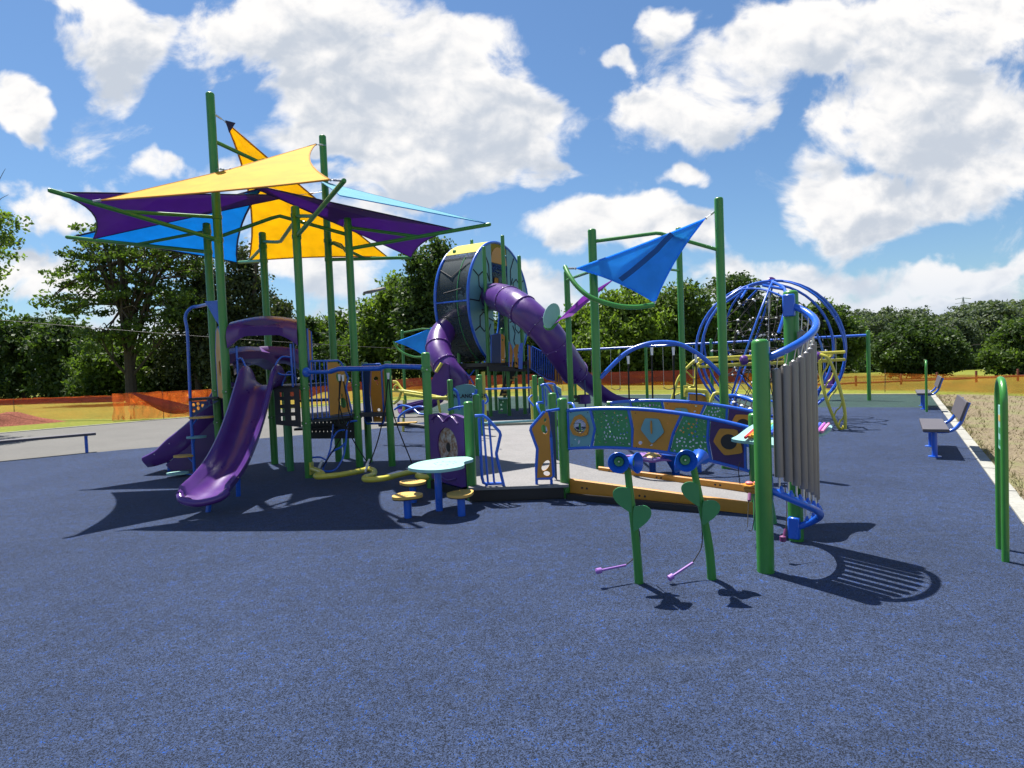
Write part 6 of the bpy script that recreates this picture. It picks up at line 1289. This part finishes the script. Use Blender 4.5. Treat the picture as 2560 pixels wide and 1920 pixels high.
# ------------------------------------------------------------------ 13. globe climber
Gl = thing('globe_climber', (6.75, 15.3, 0), 'big blue tubular globe climber strung with a black rope net', 'climbing net')
gc = Vector((6.78, 15.6, 1.80)); GR = 1.82
def gpt(ax, t, off=0., r=GR):
    ax = Vector(ax).normalized(); e1 = ax.orthogonal().normalized(); e2 = ax.cross(e1); return gc+ax*off+(e1*math.cos(t)+e2*math.sin(t))*math.sqrt(max(r*r-off*off, .01))
TT = np.linspace(0, 2*PI, 49)[:-1]
for i, (ax, off) in enumerate((((.10, 1, .02), -.35), ((.10, 1, .02), .35), ((.9, .5, .30), .5), ((.9, .5, .30), -.4), ((-.9, .4, .35), .45))):
    if i < 2: MB().tube([gpt(ax, t, off) for t in TT], .034, 10, closed=True).build('ring_tube', bl_, Gl)
    else: MB().tube([gpt(ax, t, off) for t in TT], .026, 8, closed=True).build('ring_tube', bl_, Gl)
def sph(th, ph, r=GR): return gc+Vector((r*math.sin(ph)*math.cos(th), r*math.sin(ph)*math.sin(th), r*math.cos(ph)))
for t in (.5, 1.1, 1.9, 2.6): MB().tube([sph(t+1, .35), sph(t+.2+1, .75)], .03, 8).build('brace_tube', bl_, Gl)
MB().tube(cr([sph(-1.75, .30), sph(-1.6, .62), sph(-1.72, 1.0), sph(-1.85, 1.35)], 5), .04, 8).tube([sph(-2.1, .45), sph(-1.62, .62)], .036, 8).build('fork_tube', bl_, Gl)
MB().tube([gc+Vector((0, 0, -GR)), gc+Vector((.05, 0, GR*.95))], .022, 8).build('centre_cable', M['steel'], Gl)
rr = random.Random(12); nodes = []
for a in range(10):
    for b_ in range(5):
        for r_ in (.45, .95, 1.45):
            th = a*2*PI/10+rr.uniform(-.12, .12); ph = .45+b_*.55+rr.uniform(-.1, .1); nodes.append((a, b_, r_, gc+Vector((r_*math.sin(ph)*math.cos(th), r_*math.sin(ph)*math.sin(th), r_*math.cos(ph)))))
ND = {(a, b_, r_): p for a, b_, r_, p in nodes}; nm = MB(); km = []
for (a, b_, r_), p in ND.items():
    for q in (((a+1) % 10, b_, r_), (a, b_+1, r_), (a, b_, {.45: .95, .95: 1.45}.get(r_, 9))):
        if q in ND and rr.random() < .85: nm.tube([p, ND[q]], .011, 4)
    km.append(p)
no = nm.build('rope_net', M['rope'], Gl)
for p in km[:96]: MB().lathe(p, [(0, -.032), (.032, -.014), (.032, .014), (0, .032)], 7, (rr.uniform(-1, 1), rr.uniform(-1, 1), rr.uniform(.3, 1))).build('connector', M['white'], Gl)
MB().lathe(sph(-1.6, .2), [(0, -.03), (.10, -.02), (.12, 0), (.10, .02), (0, .03)], 14, (.2, -.9, .5)).build('purple_pod', pu, Gl)
# small net loop in front of it
Nl = thing('net_loop', (5.2, 13, 0), 'low blue looped tube with black net left of the thick chime post', 'climbing net')
lp = cr([D(1812, 993, 12.6), D(1845, 991, 12.6), D(1882, 1002, 12.2), D(1905, 1020, 12.0), D(1900, 1050, 11.8), D(1870, 1052, 11.8), D(1840, 1040, 12.0), D(1815, 1010, 12.4)], 5, closed=True); MB().tube(lp, .05, 10, closed=True).build('loop_tube', bl_, Nl)
nm = MB(); n_ = len(lp)
for i in range(0, n_//2, 2): nm.tube([lp[i], lp[(n_-i-4) % n_]], .014, 5)
for t in (.33, .66): nm.tube([lp[i].lerp(lp[(n_-i-4) % n_], t) for i in range(0, n_//2, 2)], .012, 5)
nm.build('rope_net', M['rope'], Nl)
for i in range(1, n_//2, 3): MB().lathe(lp[i].lerp(lp[(n_-i-4) % n_], .4), [(0, -.03), (.04, 0), (0, .03)], 7).build('connector', M['white'], Nl)
for i in (4, 22): MB().tube([lp[i], (lp[i].x, lp[i].y, -.03)], .04, 8).build('leg', bl_, Nl)
# ------------------------------------------------------------------ 14. yellow overhead climber
Yc = thing('ladder_climber', (6.5, 13.2, 0), 'yellow overhead bar climber with curved end ladders in front of the globe', 'climber'); yw = M['yellow']
ya, yb = D(1765, 896, 13.6), D(2112, 880, 13.2)
for dz, dy in ((0, 0), (-.17, .0), (-.05, .55), (-.2, .55)): MB().tube([ya+Vector((0, dy, dz)), yb+Vector((0, dy, dz))], .034, 8).build('long_rail', yw, Yc)
for k in range(9): p = ya.lerp(yb, (k+.5)/9); MB().tube(cr([p+Vector((-.1, 0, 0)), p+Vector((0, .2, -.08)), p+Vector((.12, .55, -.1))], 3), .024, 6).build('hand_bar', yw, Yc)
for t in (.27, .80): MB().lathe(ya.lerp(yb, t)+Vector((0, -.06, -.08)), [(0, -.1), (.10, -.06), (.12, 0), (.10, .06), (0, .1)], 12, (1, 0, .1)).build('purple_pod', pu, Yc)
def ladder(L1_, L2_, n, bend):
    a = MB().tube(L1_, .034, 8).build('side_rail', yw, Yc); MB().tube(L2_, .034, 8).build('side_rail', yw, Yc)
    for k in range(n): t = (k+.7)/n; i = int(t*(len(L1_)-1)); j = int(t*(len(L2_)-1)); p, q = L1_[i], L2_[j]; MB().tube(cr([p, p.lerp(q, .3)+Vector((0, 0, bend)), p.lerp(q, .7)-Vector((0, 0, bend)), q], 3), .018, 6).build('rung', yw, Yc)
ladder(cr([D(2050, 900, 13.0), D(2052, 940, 13.0), D(2062, 985, 12.9), D(2078, 1030, 12.9), D(2096, 1068, 12.9), D(2108, 1073, 12.9)], 6), cr([D(2050, 886, 13.0), D(2070, 896, 12.9), D(2088, 935, 12.9), D(2103, 985, 12.8), D(2112, 1030, 12.8), D(2113, 1073, 12.8)], 6), 7, .04)
ladder(cr([D(1760, 892, 14.0), D(1735, 903, 14.0), D(1700, 940, 14.0), D(1688, 970, 14.0), D(1678, 1005, 14.0)], 6), cr([D(1765, 900, 14.2), D(1742, 915, 14.2), D(1738, 960, 14.2), D(1728, 968, 14.2), D(1705, 975, 14.2)], 6), 6, .02)
o = pxpanel([(1722, 1005), (1750, 1007), (1770, 1008), (1766, 992), (1752, 986), (1722, 984)], 12.4, M['orange'], 'low_panel', par=Yc, frame=bl_)
MB().tube(cr([D(1712, 976, 12.3), D(1760, 978, 12.3), D(1768, 985, 12.3), D(1774, 1010, 12.2)], 3), .045, 8).tube(cr([D(1774, 1010, 12.2), D(1785, 985, 12.2), D(1798, 984, 12.2)], 3), .035, 8).build('step_rail', yw, Yc)
MB().tube([D(1714, 964, 12.35), D(1715, 992, 12.35)], .05, 8).build('collar', yw, Yc)
# ------------------------------------------------------------------ 15. yellow and purple pieces in the middle distance
Mz = thing('spiral_climber', (-2.9, 16, 0), 'bent yellow tube climber left of the sign board', 'climber')
m = MB().tube([D(982, 976, 16.5), D(1010, 978, 16.3), D(1062, 986, 16.2), D(1120, 998, 16.1)], .045, 8).tube([D(1010, 984, 16.0), D(1062, 992, 16.0), D(1120, 997, 16.0), D(1180, 998, 15.8)], .045, 8); m.build('long_tube', yw, Mz)
MB().tube(cr([D(982, 955, 16.5), D(992, 956, 16.5), D(1002, 970, 16.4), D(1012, 979, 16.3)], 4), .04, 8).tube(cr([D(992, 962, 16.4), D(986, 968, 16.4), D(990, 975, 16.4), D(1003, 976, 16.4), D(1000, 990, 16.4), D(996, 1000, 16.4), D(983, 1010, 16.4)], 4), .035, 8).build('curl', yw, Mz)
for x0, x1 in ((1095, 1106), (1138, 1147), (1010, 1005)): p = D(x1, 1020, 16.0); MB().tube([D(x0, 1000, 16.0), (p.x, p.y, -.03)], .035, 8).build('leg', yw, Mz)
MB().tube([D(1090, 994, 15.9), D(1120, 994, 15.8), D(1121, 985, 15.8)], .035, 8).build('hook', yw, Mz)
Pk = thing('spinner_seat', (2.1, 18, 0), 'dark purple round spinner seat on a slim pole right of the tube chute', 'spinner')
p = D(1461, 1005, 17.8); MB().lathe((p.x, p.y, Zat(p, 1009)), [(0, 0), (.19, 0), (.20, .10), (.18, Zat(p, 989)-Zat(p, 1009)), (.19, Zat(p, 987)-Zat(p, 1009)), (0, Zat(p, 987)-Zat(p, 1009))], 18).build('drum_seat', M['purple'], Pk)
MB().lathe((p.x, p.y, -.02), [(0, 0), (.45, 0), (.46, .12), (.40, .30), (0, .32)], 22).build('base_dish', M['dkpurple'], Pk); MB().tube([(p.x+.03, p.y, 0), (p.x+.03, p.y, Zat(p, 950))], .025, 8).build('pole', M['navy'], Pk)
pxpanel([(1425, 1004), (1450, 1006), (1450, 989), (1425, 987)], 17.5, M['black'], 'holed_skirt', par=Pk, holes=[ell(1437, 998, 6, 2.6, 10, -.3), ell(1429, 996, 2, 2, 8)])
Ft = thing('flower_table', (2.1, 8.87, 0), 'lilac flower-shaped table on a blue post behind the ramp kerb', 'table')
p = G(1632, 1188); zf = Zat(p, 1143); 
pts = [( p.x+.36*(1+.13*math.cos(7*a))*math.cos(a), p.y+.34*(1+.13*math.cos(7*a))*math.sin(a)) for a in np.linspace(0, 2*PI, 85)[:-1]]
o = MB().plate([pts], .03, ((0, 0, zf), (1, 0, 0), (0, 1, 0))).build('petal_top', M['lilac'], Ft, angle=25); MB().lathe((p.x, p.y, zf+.016), [(.0, 0), (.14, 0), (.10, .03), (.05, .05), (0, .055)], 7).build('flower_centre', M['seat'], o)
for a in np.linspace(0, 2*PI, 8)[:-1]: MB().tube([(p.x+.12*math.cos(a), p.y+.12*math.sin(a), zf+.018), (p.x+.33*math.cos(a), p.y+.33*math.sin(a), zf+.016)], .006, 5).build('petal_seam', M['dkpurple'], o)
MB().tube([(p.x, p.y, -.05), (p.x, p.y, zf-.01)], .05, 12).build('leg', bl_, Ft)
Dr = thing('wave_seat', (3.2, 8.2, 0), 'blue funnel-shaped seat on a short post behind the right horn flower', 'seat')
p = G(1690, 1192); MB().lathe((p.x, p.y, -.02), [(.05, 0), (.06, .12), (.14, .26), (.24, .36), (.24, .37), (.12, .28), (0, .2)], 16).build('funnel', bl_, Dr)
p = G(1746, 1180); MB().lathe((p.x, p.y, -.02), [(.05, 0), (.05, .16), (.15, .24), (.15, .26), (0, .27)], 16).build('footrest', bl_, Dr)
# dry tufts and straw on the bare soil
m = MB(); rr = random.Random(5)
for k in range(4200):
    t = rr.uniform(-1, 19); o_ = .17+rr.random()**2.0*5.5; x, y = K(t, o_)
    if x > 18 or y > 21.3: continue
    n_b = 3 if rr.random() < .25 else 1; h_ = rr.uniform(.02, .06) if n_b == 1 else rr.uniform(.04, .11)
    for _ in range(n_b):
        a = rr.uniform(0, 6.28); dx, dy = math.cos(a)*.05*rr.random()*2, math.sin(a)*.05*rr.random()*2; w_ = .006
        m.add([(x-w_, y, -.03), (x+w_, y, -.03), (x+dx, y+dy, -.02+h_)], [(0, 1, 2)])
M['straw'] = speck('dry_straw', (.20, .19, .07), (.40, .34, .18), 3., (1., .8, 1.2), .1)
tag(m.build('dry_grass', M['straw'], smooth=False), 'sparse dry grass and straw on the bare soil beyond the kerb', 'grass', kind='stuff')
